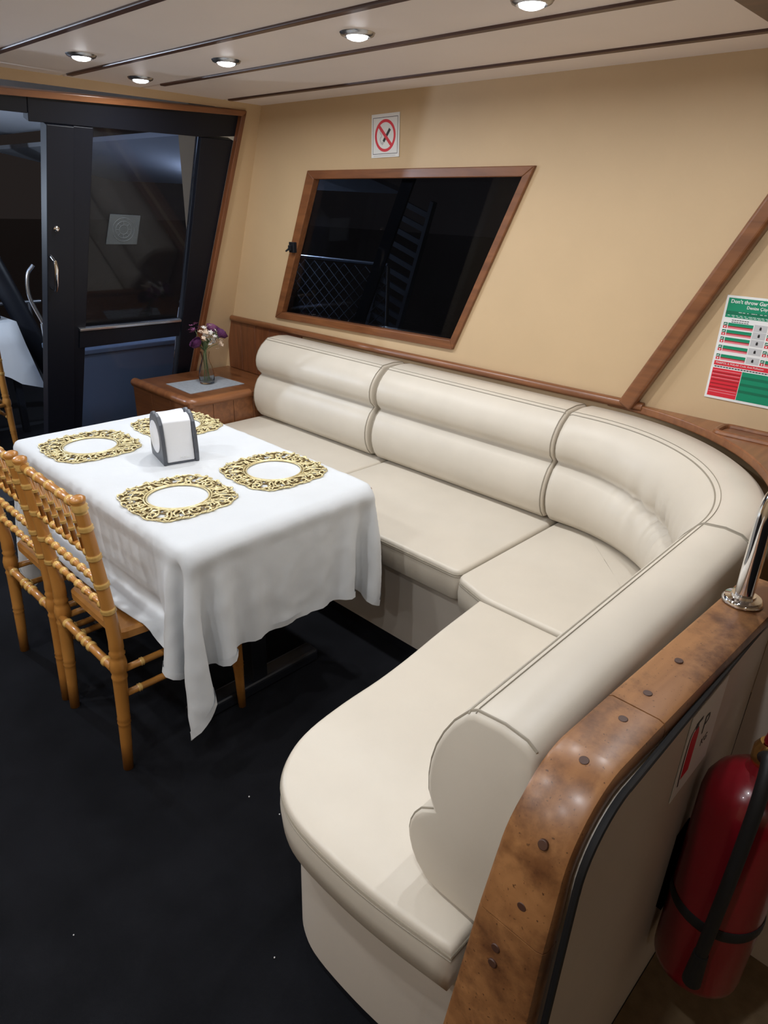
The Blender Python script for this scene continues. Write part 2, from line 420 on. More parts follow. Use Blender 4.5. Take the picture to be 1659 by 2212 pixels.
# --- door_1 : black framed glass leaf
dr = bulk_empty('door_1'); tag(dr, 'black framed raked glass door leaf with upper and lower panes', kind='structure')
jr = lambda z: jx(z) - 0.0265
def dpart(name, pts, y0, th, m, par=None, bevel=0.003):
    bm = bmesh.new(); prism(bm, [(x, y0, V(z)) for x, z in pts], (0, th, 0)); return from_bm(name, bm, m, par or dr, bevel=bevel)
topz = lambda x: 1.872 + (x + 2.40) / (jx(1.935) + 2.40) * 0.062
dpart('top_rail', [(-2.40, 1.842), (-1.371, 1.842), (-1.371, topz(-1.371)), (-2.40, topz(-2.40))], 0.012, 0.05, MT['blackalu'])
dpart('top_rail', [(-1.37, 1.815), (-0.575, 1.822), (jr(1.93), 1.84), (jr(1.93), 1.933), (-1.37, topz(-1.37))], 0.012, 0.05, MT['blackalu'])
post = dpart('stile', [(-1.365, 0.0), (-1.215, 0.0), (-1.19, 1.815), (-1.305, 1.815)], -0.002, 0.06, MT['blackalu'])
dpart('stile', [(-1.214, 0.0), (-1.178, 0.0), (-1.102, 1.815), (-1.189, 1.815)], 0.012, 0.05, MT['blackalu'])
dpart('stile', [(-0.605, 0.0), (jr(0.0), 0.0), (jr(1.82), 1.8215), (-0.575, 1.8215)], 0.012, 0.05, MT['blackalu'])
dpart('mid_rail', [(-1.177, 0.835), (-0.606, 0.84), (-0.603, 0.925), (-1.1745, 0.928)], 0.004, 0.05, MT['blackalu'])
dpart('bottom_rail', [(-1.177, 0.0), (-0.606, 0.0), (-0.606, 0.16), (-1.177, 0.16)], 0.012, 0.05, MT['blackalu'])
dpart('glazing_bead', [(-1.176, 0.9285), (-0.604, 0.9255), (-0.604, 0.938), (-1.176, 0.941)], -0.004, 0.02, MT['steel'], bevel=0.002)
gp = dpart('pane', [(-1.1735, 0.929), (-0.606, 0.926), (-0.576, 1.82), (-1.103, 1.813)], 0.034, 0.006, MT['paned'], bevel=0)
dpart('pane', [(-1.176, 0.161), (-0.607, 0.161), (-0.607, 0.838), (-1.176, 0.834)], 0.034, 0.006, MT['paned'], bevel=0)
st = dpart('etched_sticker', [(-1.03, 1.332), (-0.872, 1.329), (-0.858, 1.462), (-1.012, 1.467)], 0.031, 0.002, MT['frost'], gp, bevel=0)
st['label'] = 'frosted square sticker with a round rosette'
bm = bmesh.new()
for r in (0.056, 0.040, 0.022):
    sweep(bm, [(-0.943 + r * math.cos(a), 0.0305, V(1.398) + r * math.sin(a)) for a in np.linspace(0, 2 * PI, 29)[:-1]], 0.0012, 5, closed=True)
for k in range(8):
    a = k * PI / 4; sweep(bm, [(-0.943 + r * math.cos(a), 0.0305, V(1.398) + r * math.sin(a)) for r in (0.024, 0.038)], 0.001, 5)
from_bm('rosette', bm, mat('etched_line', (0.12, 0.13, 0.14), 0.6), dr, smooth=True)
# handle, lock
bm = bmesh.new()
sweep(bm, [(-1.305, -0.002, V(1.295)), (-1.305, -0.045, V(1.29)), (-1.305, -0.055, V(1.26)), (-1.306, -0.055, V(1.19)), (-1.306, -0.045, V(1.16)), (-1.306, -0.002, V(1.155))], [0.009, 0.008, 0.010, 0.010, 0.008, 0.009], 10)
from_bm('handle', bm, MT['chrome'], dr, smooth=True)
bm = bmesh.new(); lathe_closed(bm, [(0.012, 0.0), (0.014, 0.006), (0.010, 0.012), (0.004, 0.014)], 16, (-1.278, -0.002, V(1.415)), mtx=Matrix.Rotation(PI / 2, 4, 'X'))
from_bm('lock', bm, MT['chrome'], dr, smooth=True)
# other cabin walls, out of view
tag(boxobj('wall_left', -4.35, -4.3, -2.6, 3.9, 0, CEIL + .05, MT['wall']), 'tan port side wall', kind='structure')
tag(boxobj('wall_front', -4.3, XW, -2.65, -2.6, 0, CEIL + .05, MT['wall']), 'tan forward wall behind the viewer', kind='structure')

# ================================================================== PARTITION with worn teak cap (near right)
PY0, PY1 = 0.207, 0.300
prof = [(-1.27, 0.0), (-1.27, 0.868)] + [(-1.90 + 0.10 * math.cos(a), 0.768 + 0.10 * math.sin(a)) for a in np.linspace(PI / 2, PI, 9)] + [(-2.0, 0.0)]
bm = bmesh.new(); prism(bm, [(x, PY0, z) for x, z in prof], (0, PY1 - PY0 - 0.004, 0))
pw = from_bm('wall_partition', bm, MT['vinylbase']); tag(pw, 'low cream partition behind the near sofa end', kind='structure')
bm = bmesh.new(); prism(bm, [(-1.27, -0.9, 0), (-1.27, PY0 - 0.001, 0), (-1.27, PY0 - 0.001, 0.868), (-1.27, -0.9, 0.868)], (0.05, 0, 0))
tag(from_bm('wall_companionway', bm, MT['vinylbase']), 'low cream return panel beside the fire extinguisher', kind='structure')
cap = empty('trim_6', (-1.6, 0.27, 0.872)); tag(cap, 'worn teak capping bent over the partition end', kind='structure')
# cap centre line in XZ (top surface), swept rectangle  width along y
def cap_board(path, y_in, y_out, th, name='cap_board'):
    bm = bmesh.new(); rings = []
    for i, (x, z) in enumerate(path):
        a = path[max(i - 1, 0)]; b = path[min(i + 1, len(path) - 1)]
        t = Vector((b[0] - a[0], b[1] - a[1])).normalized(); n = Vector((t.y, -t.x))     # outward (up/left) normal
        if n.y < -0.2: n = -n
        yi = y_in(x, z); yo = y_out(x, z)
        c = 0.007
        sec = []
        P = Vector((x, z)); Q = P - n * th
        e = 0.010
        for (pt, y) in ((P - n * e, yo), (P - n * 0.003, yo + 0.003), (P, yo + 0.011), (P, yi - 0.006), (P - n * 0.004, yi), (Q, yi), (Q, yo)):
            sec.append(bm.verts.new(Vector((pt.x, y, pt.y)) - cap.location))
        rings.append(sec)
    for a, b in zip(rings, rings[1:]):
        for k in range(7): bm.faces.new((a[k], a[(k + 1) % 7], b[(k + 1) % 7], b[k]))
    bm.faces.new(rings[0]); bm.faces.new(rings[-1][::-1])
    return from_bm(name, bm, MT['cap'], cap, smooth=True, angle=35)
yin = lambda x, z: 0.306 + (-1.9 - x) * 0.03 if x > -1.9 else 0.306 + max(0, 0.86 - z) * 0.09
yout = lambda x, z: 0.218 + (-1.9 - x) * 0.03 if x > -1.9 else 0.218
ztop = 0.902
arc = [(-1.905 + 0.122 * math.cos(a), ztop - 0.122 + 0.122 * math.sin(a)) for a in np.linspace(PI / 2, PI, 12)]
lin = lambda a, b, n: [(a[0] + (b[0] - a[0]) * k / n, a[1] + (b[1] - a[1]) * k / n) for k in range(n + 1)]
b1 = cap_board(lin((-1.22, ztop - 0.006), (-1.777, ztop), 6), yin, yout, 0.030)
b2 = cap_board(lin((-1.7795, ztop), (-1.904, ztop), 3) + arc + lin((-2.028, 0.775), (-2.040, 0.672), 2)[0:], yin, yout, 0.030)
b3 = cap_board(lin((-2.0403, 0.6695), (-2.075, 0.0), 6), yin, lambda x, z: 0.218, 0.034)
for (x, y, z, nx, nz, par) in ((-1.62, 0.262, ztop, 0, 1, b1), (-1.735, 0.262, ztop, 0, 1, b1), (-1.815, 0.262, ztop, 0, 1, b2), (-1.925, 0.262, 0.9, -0.16, 0.98, b2), (-2.02, 0.255, 0.83, -0.93, 0.36, b2), (-2.034, 0.262, 0.72, -1, 0.05, b2), (-2.044, 0.285, 0.62, -1, 0.05, b3), (-2.047, 0.285, 0.59, -1, 0.05, b3)):
    bm = bmesh.new(); nv = Vector((nx, 0, nz)).normalized()
    lathe_closed(bm, [(0.0068, -0.004), (0.0068, 0.0006), (0.006, 0.0009)], 14, Vector((x, y, z)) - cap.location, mtx=nv.to_track_quat('Z', 'Y').to_matrix().to_4x4())
    from_bm('plug', bm, MT['plug'], par)
# dark stand-in for the dirty shadow gap: edging under the cap on the outer side
bm = bmesh.new()
epath = lin((-1.27, 0.875), (-1.904, 0.875), 6) + [(-1.905 + 0.100 * math.cos(a), 0.776 + 0.100 * math.sin(a)) for a in np.linspace(PI / 2, PI, 10)] + lin((-2.006, 0.772), (-2.037, 0.0), 5)
sweep(bm, [Vector((x, PY0 - 0.0, z)) - cap.location for x, z in epath], 0.0055, 8)
from_bm('shadow_edging', bm, MT['rubber'], cap, smooth=True)
# cap returning toward the viewer on the companionway panel
bm = bmesh.new(); box(bm, -1.30 + 1.6, -1.19 + 1.6, -0.9 - 0.27, 0.19 - 0.27, -0.003, 0.027)
from_bm('cap_board', bm, MT['cap'], cap, bevel=0.008, seg=3)
# corner shelf behind the curved back
sh = empty('trim_7', (-0.6, 0.6, 0.905)); tag(sh, 'teak corner shelf behind the curved sofa back', kind='structure')
CC = Vector((-1.03, 1.085)); RO = 0.758
arcp = [(CC.x + RO * math.cos(a), CC.y + RO * math.sin(a)) for a in np.linspace(0.0, -PI / 2, 24)]
ol = [(XW - 0.001, 1.09)] + arcp + [(-1.03, 0.22), (XW - 0.001, 0.20)]
bm = bmesh.new(); prism(bm, [Vector((x, y, 0.905)) - sh.location for x, y in ol], (0, 0, 0.028))
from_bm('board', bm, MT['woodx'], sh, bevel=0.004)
bm = bmesh.new()      # recessed grip: raised fiddle frame with dark slot
sl = round_poly([Vector(q) for q in ((-0.30, 0.66), (-0.30, 0.30), (-0.40, 0.30), (-0.40, 0.66))], 0.03, 5)
if area2(sl) < 0: sl = sl[::-1]
prism(bm, [Vector((q.x, q.y, 0.9332)) - sh.location for q in inset(sl, 0.012)], (0, 0, 0.001)); from_bm('slot', bm, MT['woodz'], sh)
bm = bmesh.new(); sweep(bm, [Vector((q.x, q.y, 0.935)) - sh.location for q in sl], 0.010, 8, closed=True); from_bm('fiddle_rim', bm, MT['woodx'], sh, smooth=True)

# chrome grab pole on the cap
gp_ = empty('grab_rail', (-1.345, 0.255, 0.9005)); tag(gp_, 'bent chrome grab rail standing on the worn teak cap', 'rail')
bm = bmesh.new(); lathe_closed(bm, [(0.036, 0.0), (0.036, 0.004), (0.032, 0.009), (0.022, 0.011), (0.021, 0.016)], 32); from_bm('flange', bm, MT['chrome'], gp_, smooth=True)
bm = bmesh.new(); sweep(bm, spline([(0, 0, 0.012), (0, 0, 0.10), (0, 0, 0.185), (0.008, -0.012, 0.225), (0.03, -0.05, 0.245), (0.07, -0.12, 0.25), (0.16, -0.30, 0.25)], 6), 0.0165, 20); from_bm('tube', bm, MT['chrome'], gp_, smooth=True)

# ================================================================== SOFA
def cushion(name, outline, z0, z1, label, r=0.013, crown=0.005, group=None, seam=True, step=0.03):
    ol = [Vector(p[:2]) for p in outline]
    if area2(ol) < 0: ol = ol[::-1]
    ol = densify(ol, step)
    c = sum(ol, Vector((0, 0))) / len(ol)
    bm = bmesh.new(); rings = []
    lv = [(0.012, z0), (0.0, z0 + 0.012), (-0.004, (z0 + z1) / 2), (0.0, z1 - r)]
    for k in range(1, 5):
        a = k / 4 * PI / 2; lv.append((r * (1 - math.cos(a)), z1 - r + r * math.sin(a)))
    for d, z in lv:
        rings.append([bm.verts.new((p.x - c.x, p.y - c.y, z - z0)) for p in inset(ol, d)])
    last = inset(ol, r)
    for f, dz in ((0.93, 0.3), (0.8, 0.7), (0.5, 1.0)):
        rings.append([bm.verts.new(((p.x - c.x) * f, (p.y - c.y) * f, z1 + crown * dz - z0)) for p in last])
    n = len(ol)
    for a, b in zip(rings, rings[1:]):
        for k in range(n): bm.faces.new((a[k], a[(k + 1) % n], b[(k + 1) % n], b[k]))
    bm.faces.new(rings[0][::-1]); cv = bm.verts.new((0, 0, z1 + crown * 1.05 - z0))
    for k in range(n): bm.faces.new((rings[-1][k], rings[-1][(k + 1) % n], cv))
    o = from_bm(name, bm, MT['leather'], smooth=True, angle=0)
    o.location = (c.x, c.y, z0)
    tag(o, label, 'cushion', group)
    if seam:
        bm = bmesh.new(); q = inset(ol, -0.0008)
        sweep(bm, [(p.x - c.x, p.y - c.y, z1 - r - 0.004 - z0) for p in q], 0.0022, 6, closed=True)
        from_bm('piping', bm, MT['piping'], o, smooth=True)
        bm = bmesh.new(); q = inset(ol, -0.0014)
        sweep(bm, [(p.x - c.x, p.y - c.y, z1 - r - 0.013 - z0) for p in q], 0.0012, 5, closed=True)
        from_bm('stitching', bm, MT['piping'], o, smooth=True)
    return o
SG = 'cream sofa seat cushions'
cushion('seat_cushion', round_poly([(-1.045, 2.968), (-0.33, 2.968), (-0.33, 2.018), (-1.045, 2.018)], 0.02), 0.362, 0.48, 'cream seat cushion next to the teak corner cabinet, mostly behind the tablecloth', group=SG)
cushion('seat_cushion', round_poly([(-1.048, 2.012), (-0.33, 2.012), (-0.33, 1.126), (-1.048, 1.126)], [0.02, .02, .02, .035]), 0.362, 0.48, 'cream seat cushion in the middle of the sofa, under the second back cushion', group=SG)
arci = [(CC.x + 0.70 * math.cos(a), CC.y + 0.70 * math.sin(a)) for a in np.linspace(-0.06, -PI / 2 + 0.12, 12)]
cushion('seat_cushion', round_poly([(-1.066, 1.117)] + [(-0.335, 1.117)] + arci + [(-1.100, 0.40), (-1.112, 0.975)], [0.03, 0.01] + [0.005] * 12 + [0.01, 0.03]), 0.362, 0.478, 'cream corner seat cushion below the curved backrest', group=SG)
near_ol = [(-1.128, 0.982), (-1.34, 0.962), (-1.50, 0.942), (-1.62, 0.932), (-1.74, 0.929), (-1.85, 0.918), (-1.925, 0.893), (-1.985, 0.848), (-2.020, 0.79), (-2.036, 0.72), (-2.038, 0.60), (-2.030, 0.49), (-2.014, 0.375)]
near_s = [Vector(p) for p in spline([(x, y, 0) for x, y in near_ol], 4)]
near_s = [Vector((p.x, p.y)) for p in near_s]
cushion('seat_cushion', near_s + [Vector((-1.118, 0.375))], 0.362, 0.48, 'large cream seat cushion with rounded front end, nearest the viewer', group=SG)

# base under the seats
bo = [Vector(p) for p in ((-1.0, 2.966), (-0.30, 2.966), (-0.30, 1.1))] + [Vector((CC.x + 0.73 * math.cos(a), CC.y + 0.73 * math.sin(a))) for a in np.linspace(-0.05, -PI / 2, 12)] + [Vector((-1.98, 0.352))]
nb = [Vector((p.x, p.y)) for p in near_s][::-1]
nb = [p for p in inset(nb, -0.035) if p.y > 0.40 and p.x < -1.2]
base_ol = bo + nb + [Vector((-1.08, 0.94)), Vector((-1.0, 1.09))]
if area2(base_ol) < 0: base_ol = base_ol[::-1]
nbi = inset([Vector((p.x, p.y)) for p in near_s][::-1], 0.0)
sb = empty('sofa_base', (-0.9, 1.2, 0)); tag(sb, 'cream vinyl bench base carrying the sofa cushions', 'sofa base')
bm = bmesh.new(); prism(bm, [Vector((p.x, p.y, 0.05)) - sb.location for p in base_ol], (0, 0, 0.3115)); from_bm('body', bm, MT['vinylbase'], sb, smooth=True, angle=40)
bm = bmesh.new(); prism(bm, [Vector((p.x, p.y, 0.0)) - sb.location for p in inset(base_ol, 0.012)], (0, 0, 0.05)); from_bm('kickboard', bm, MT['black'], sb)

# back cushions: swept profile (t = distance in front of the rear plane, z)
def profile(Tt, T1, Tg, T2, Tb, z0, zg, z1):
    pts = [(0.0, z0 + 0.02), (0.0, (z0 + z1) / 2), (0.0, z1 - 0.03), (0.006, z1 - 0.012), (0.022, z1 - 0.002), (Tt * 0.5, z1 + 0.003), (Tt - 0.012, z1 - 0.002), (Tt, z1 - 0.010)]
    n = 7
    for k in range(1, n + 1):          # upper bulge
        s = k / n; z = z1 - 0.010 + (zg - z1 + 0.010) * s
        base = Tt + (Tg - Tt) * s
        bul = (T1 - (Tt + Tg) / 2) * math.sin(PI * s) ** 0.75 if s < 1 else 0
        pts.append((base + bul, z))
    pts[-1] = (Tg - 0.004, zg)
    n = 8
    for k in range(1, n + 1):
        s = k / n; z = zg + (z0 + 0.006 - zg) * s
        base = Tg + (Tb - 0.03 - Tg) * s
        bul = (T2 - (Tg + Tb - 0.03) / 2) * math.sin(PI * s) ** 0.7 if s < 1 else 0
        pts.append((base + bul, z))
    pts.append((Tb - 0.06, z0)); pts.append((0.02, z0))
    return pts
PL = profile(0.163, 0.232, 0.205, 0.258, 0.245, 0.488, 0.718, 0.902)
PN = profile(0.118, 0.178, 0.172, 0.217, 0.200, 0.488, 0.660, 0.906)
SEAM_I = 7
def back_cushion(name, secs, label, group, r0=0.02, r1=0.02, wrinkle=0.0, endseams=(True, True)):
    """secs: list of (origin xy, forward dir xy, profile)"""
    c = Vector((secs[len(secs) // 2][0].x, secs[len(secs) // 2][0].y, 0.485))
    n = len(secs[0][2])
    full = []
    def sec_pts(o, f, pr, shrink=0.0, shift=Vector((0, 0))):
        cz = 0.69; ct = 0.10
        out = []
        for (t, z) in pr:
            if shrink:
                dt = ct - t; dz = cz - z; l = math.hypot(dt, dz)
                t += dt / l * shrink; z += dz / l * shrink
            p = o + f * t + shift
            out.append(Vector((p.x, p.y, z)) - c)
        return out
    d0 = (secs[0][0] - secs[1][0]).normalized(); d1 = (secs[-1][0] - secs[-2][0]).normalized()
    for k in range(4, 0, -1):
        a = k / 4 * PI / 2
        full.append(sec_pts(*secs[0], shrink=r0 * (1 - math.cos(a)) * 0.9 + 0.0, shift=d0 * r0 * math.sin(a)))
    for i, s in enumerate(secs):
        P = sec_pts(*s)
        if wrinkle:
            u = i / (len(secs) - 1)
            for k in range(n):
                t, z = s[2][k]
                zg = 0.69
                if t > 0.1 and z < 0.87:
                    am = math.exp(-((z - zg) / 0.07) ** 2) * math.exp(-((u - 0.55) / 0.26) ** 2)
                    wv = math.sin(u * 95 + 3 * math.sin(u * 23)) * 0.6 + math.sin(u * 61 + 1.3) * 0.4
                    P[k] = P[k] + Vector((s[1].x, s[1].y, 0)) * wv * am * wrinkle
        full.append(P)
    for k in range(1, 5):
        a = k / 4 * PI / 2
        full.append(sec_pts(*secs[-1], shrink=r1 * (1 - math.cos(a)) * 0.9, shift=d1 * r1 * math.sin(a)))
    bm = bmesh.new()
    R = [[bm.verts.new(p) for p in q] for q in full]
    for a, b in zip(R, R[1:]):
        for k in range(n): bm.faces.new((a[k], a[(k + 1) % n], b[(k + 1) % n], b[k]))
    bm.faces.new(R[0]); bm.faces.new(R[-1][::-1])
    o = from_bm(name, bm, MT['leather'], smooth=True, angle=0)
    o.location = c; tag(o, label, 'cushion', group)
    bm = bmesh.new()
    sweep(bm, [q[SEAM_I] for q in full[2:-2]], 0.0022, 6); 
    sweep(bm, [q[SEAM_I - 1] + Vector((0, 0, 0.0005)) for q in full[2:-2]], 0.0011, 5)
    from_bm('top_seam', bm, MT['piping'], o, smooth=True)
    for e, on in zip((3, len(full) - 4), endseams):
        if on:
            bm = bmesh.new(); sweep(bm, full[e][3:-2], 0.0024, 6); from_bm('end_seam', bm, MT['piping'], o, smooth=True)
    return o
BG = 'cream sofa back cushions'
XR = -0.276
def straight(y0, y1, n=14):
    return [(Vector((XR, y0 + (y1 - y0) * k / n)), Vector((-1, 0)), PL) for k in range(n + 1)]
back_cushion('back_cushion', straight(2.935, 2.10), 'cream back cushion beside the flower cabinet, farthest from the viewer', BG, 0.025, 0.014)
back_cushion('back_cushion', straight(2.045, 1.168), 'cream back cushion in the middle of the long sofa', BG, 0.018, 0.014)
lerp_prof = lambda u: [(a[0] + (b[0] - a[0]) * u, a[1] + (b[1] - a[1]) * u) for a, b in zip(PL, PN)]
secs = []
for k in range(61):
    u = k / 60; a = -u * PI / 2
    secs.append((Vector((CC.x + (RO - 0.003) * math.cos(a), CC.y + (RO - 0.003) * math.sin(a))), Vector((-math.cos(a), -math.sin(a))), lerp_prof(u)))
secs = [(Vector((XR, 1.125)), Vector((-1, 0)), PL)] + secs + [(Vector((-1.05, 0.3295)), Vector((0, 1)), PN)]
back_cushion('back_cushion', secs, 'curved cream back cushion wrapping round the sofa corner', BG, 0.022, 0.004, wrinkle=0.014, endseams=(False, True))
secs = [(Vector((-1.062 + (-1.945 + 1.062) * k / 20, 0.329 - 0.019 * k / 20)), Vector((0, 1)), PN) for k in range(21)]
back_cushion('back_cushion', secs, 'cream back cushion with scalloped end against the worn teak cap', BG, 0.004, 0.016)

# ================================================================== CORNER CABINET
cb = empty('corner_cabinet', (-0.6, 3.25, 0)); tag(cb, 'low teak corner cabinet between sofa and glass doors', 'cabinet')
CBX0, CBX1, CBY0 = -0.905, XW - 0.001, 2.975
byz = lambda z: 3.821 - 0.34 * z - 0.02
def cpt(*p): return Vector(p) - cb.location
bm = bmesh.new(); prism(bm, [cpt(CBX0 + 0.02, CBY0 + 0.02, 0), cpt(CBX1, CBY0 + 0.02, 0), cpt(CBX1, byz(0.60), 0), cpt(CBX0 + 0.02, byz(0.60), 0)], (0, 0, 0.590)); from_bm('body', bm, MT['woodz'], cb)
nb_ = 5
for i in range(nb_):
    x0 = CBX0 + 0.02 + i * (CBX1 - CBX0 - 0.02) / nb_; x1 = x0 + (CBX1 - CBX0 - 0.02) / nb_
    bm = bmesh.new(); box(bm, x0 + 0.0012 + 0.6, x1 - 0.0012 + 0.6, CBY0 + 0.012 - 3.25, CBY0 + 0.0199 - 3.25, 0.0, 0.59); from_bm('plank', bm, MT['wood'], cb, bevel=0.0015, seg=1)
for i in range(3):
    y0 = CBY0 + 0.012 + i * 0.20; y1 = min(y0 + 0.20, byz(0.6))
    bm = bmesh.new(); box(bm, CBX0 + 0.012 + 0.6, CBX0 + 0.0199 + 0.6, y0 + 0.0012 - 3.25, y1 - 0.0012 - 3.25, 0.0, 0.59); from_bm('plank', bm, MT['wood'], cb, bevel=0.0015, seg=1)
bm = bmesh.new(); prism(bm, [cpt(CBX0 + 0.005, CBY0 + 0.005, 0.590), cpt(CBX1, CBY0 + 0.005, 0.590), cpt(CBX1, byz(0.622), 0.590), cpt(CBX0 + 0.005, byz(0.622), 0.590)], (0, 0, 0.028)); from_bm('top', bm, MT['wood'], cb, bevel=0.003)
bm = bmesh.new()
rp = round_poly([Vector(q) for q in ((-0.53, CBY0 + 0.02), (CBX0 + 0.02, CBY0 + 0.02), (CBX0 + 0.02, byz(0.63) - 0.01))], [0, 0.035, 0], 6)
sweep(bm, [cpt(q.x, q.y, 0.612) for q in rp], 0.026, 12, squash=0.9); from_bm('rim', bm, MT['woodx'], cb, smooth=True)
# doily
dl = [Vector(q) for q in ((-0.790, 3.405), (-0.800, 3.135), (-0.455, 3.143), (-0.468, 3.380))]
bm = bmesh.new(); prism(bm, [(q.x + 0.62, q.y - 3.27, 0) for q in densify(dl, 0.03)], (0, 0, 0.002)); o = from_bm('doily', bm, MT['doily']); o.location = (-0.62, 3.27, 0.6185); tag(o, 'grey woven mat under the glass vase', 'mat')
# vase
VX, VY, VZ = -0.610, 3.275, 0.6208
va = empty('flower_vase', (VX, VY, VZ)); tag(va, 'clear glass bottle vase on the grey mat', 'vase')
bm = bmesh.new()
op = [(0.028, 0.0), (0.0345, 0.004), (0.037, 0.025), (0.036, 0.055), (0.030, 0.09), (0.021, 0.118), (0.0165, 0.138), (0.018, 0.158), (0.023, 0.174)]
op = [(r * 1.16, z) for r, z in op]
ip = [(r - 0.0022, z) for r, z in op[::-1][:-2]] + [(0.030, 0.010), (0.022, 0.008)]
lathe_closed(bm, [(0.002, 0.0)] + op + ip + [(0.002, 0.008)], 28); from_bm('bottle', bm, MT['glassv'], va, smooth=True)
# flowers
random.seed(4)
def petal_cup(bm, c, d, R, n, lay, mi=0):
    q = d.to_track_quat('Z', 'Y').to_matrix()
    for l in range(lay):
        rr = R * (0.35 + 0.65 * (l + 1) / lay); k = 3 + l * 2
        for j in range(k):
            a0 = 2 * PI * (j + 0.5 * (l % 2)) / k; wd = PI / k * 1.35
            vs = []
            for zi, (hz, rf) in enumerate(((-0.55, 0.35), (-0.1, 0.92), (0.35, 1.0), (0.72, 0.78 + 0.08 * l))):
                for ai in (-1, 0, 1):
                    a = a0 + wd * ai * (1.0 if zi in (1, 2) else 0.7)
                    p = Vector((rr * rf * math.cos(a), rr * rf * math.sin(a), R * hz * (1.1 - 0.1 * l) - abs(ai) * R * 0.06))
                    vs.append(bm.verts.new(c + q @ p))
            for zi in range(3):
                for ai in range(2):
                    f = bm.faces.new((vs[zi * 3 + ai], vs[zi * 3 + ai + 1], vs[zi * 3 + ai + 4], vs[zi * 3 + ai + 3])); f.smooth = True; f.material_index = mi
def leafmesh(bm, c, d, L, wd, mi=0):
    d = d.normalized(); s = d.cross(Vector((0, 0, 1)))
    s = s.normalized() if s.length > 1e-3 else Vector((1, 0, 0)); nn = s.cross(d)
    pts = [(0, 0.1), (0.3, 0.9), (0.6, 0.8), (1, 0.05)]
    A = [bm.verts.new(c + d * L * t + s * wd * w_ + nn * wd * 0.25) for t, w_ in pts]; B = [bm.verts.new(c + d * L * t - nn * wd * 0.1) for t, _ in pts]; C_ = [bm.verts.new(c + d * L * t - s * wd * w_ + nn * wd * 0.25) for t, w_ in pts]
    for i in range(3):
        for P, Q in ((A, B), (B, C_)):
            f = bm.faces.new((P[i], P[i + 1], Q[i + 1], Q[i])); f.smooth = True; f.material_index = mi
mouth = Vector((0, 0, 0.166)); foot = Vector((0, 0, 0.012))
def flower(name, head, kind, label, m, idx):
    """head relative to vase base"""
    e = empty(name, (VX, VY, VZ)); tag(e, label, 'flower', 'artificial flowers in the vase')
    a = idx * 2.4; off = Vector((math.cos(a), math.sin(a), 0))
    h = Vector(head); d = (h - mouth).normalized()
    bm = bmesh.new(); sweep(bm, spline([foot + off * 0.016, Vector((0, 0, 0.09)) + off * 0.009, mouth + off * 0.006, mouth.lerp(h, 0.5) + Vector((0, 0, 0.01)), h], 5), 0.0014, 5)
    from_bm('stem', bm, MT['stem'], e, smooth=True)
    bm = bmesh.new()
    if kind == 'rose':
        petal_cup(bm, h, d, 0.033, 0, 5); from_bm('bloom', bm, m, e)
        bm = bmesh.new(); leafmesh(bm, h - d * 0.012, (d * 0.2 + off * 0.6 - Vector((0, 0, 0.6))), 0.06, 0.016); from_bm('leaf', bm, MT['leaf'], e)
    elif kind == 'spray':
        for k in range(14):
            c = h + Vector((random.uniform(-1, 1), random.uniform(-1, 1), random.uniform(-1, 1))) * 0.026
            dd = (d + Vector((random.uniform(-1, 1), random.uniform(-1, 1), random.uniform(-.5, 1))) * 0.7).normalized()
            q = dd.to_track_quat('Z', 'Y').to_matrix()
            for j in range(5):
                t = 2 * PI * j / 5; u = q @ Vector((math.cos(t), math.sin(t), 0.35)); s = q @ Vector((-math.sin(t), math.cos(t), 0))
                vs = [bm.verts.new(c), bm.verts.new(c + u * 0.008 + s * 0.005), bm.verts.new(c + u * 0.0145), bm.verts.new(c + u * 0.008 - s * 0.005)]
                bm.faces.new(vs)
        from_bm('blossoms', bm, m, e)
    else:
        for k in range(7):
            dd = (d + Vector((random.uniform(-1, 1), random.uniform(-1, 1), random.uniform(-.4, .8))) * 0.9)
            leafmesh(bm, mouth.lerp(h, 0.3 + 0.1 * k), dd, 0.055, 0.015)
        from_bm('leaves', bm, m, e)
fl = [((-0.046, 0.0, 0.222), 'rose', 'dark purple rose drooping at the left of the vase', 'purple'),
      ((0.098, -0.02, 0.262), 'rose', 'dark purple rose at the right of the bouquet', 'purple'),
      ((0.075, 0.03, 0.285), 'rose', 'dusky violet rose tucked behind the right bloom', 'violet'),
      ((-0.030, 0.045, 0.300), 'spray', 'small violet sprig at the upper left of the bouquet', 'violet'),
      ((0.012, -0.01, 0.292), 'spray', 'white blossom sprig at the top of the bouquet', 'petalw'),
      ((0.022, -0.03, 0.240), 'spray', 'white blossom sprig at the centre of the bouquet', 'petalw'),
      ((0.062, -0.035, 0.215), 'spray', 'cream blossom sprig hanging at the right of the vase', 'petalc'),
      ((-0.012, -0.03, 0.268), 'spray', 'cream blossom sprig left of the bouquet centre', 'petalc'),
      ((0.045, -0.01, 0.262), 'spray', 'white blossom sprig beside the right purple rose', 'petalw'),
      ((0.016, 0.0, 0.215), 'leaves', 'green leafy sprig at the mouth of the vase', 'leaf')]
for i, (h, k, lab, m) in enumerate(fl):
    flower('rose' if k == 'rose' else ('blossom_sprig' if k == 'spray' else 'leafy_sprig'), h, k, lab, MT[m], i)

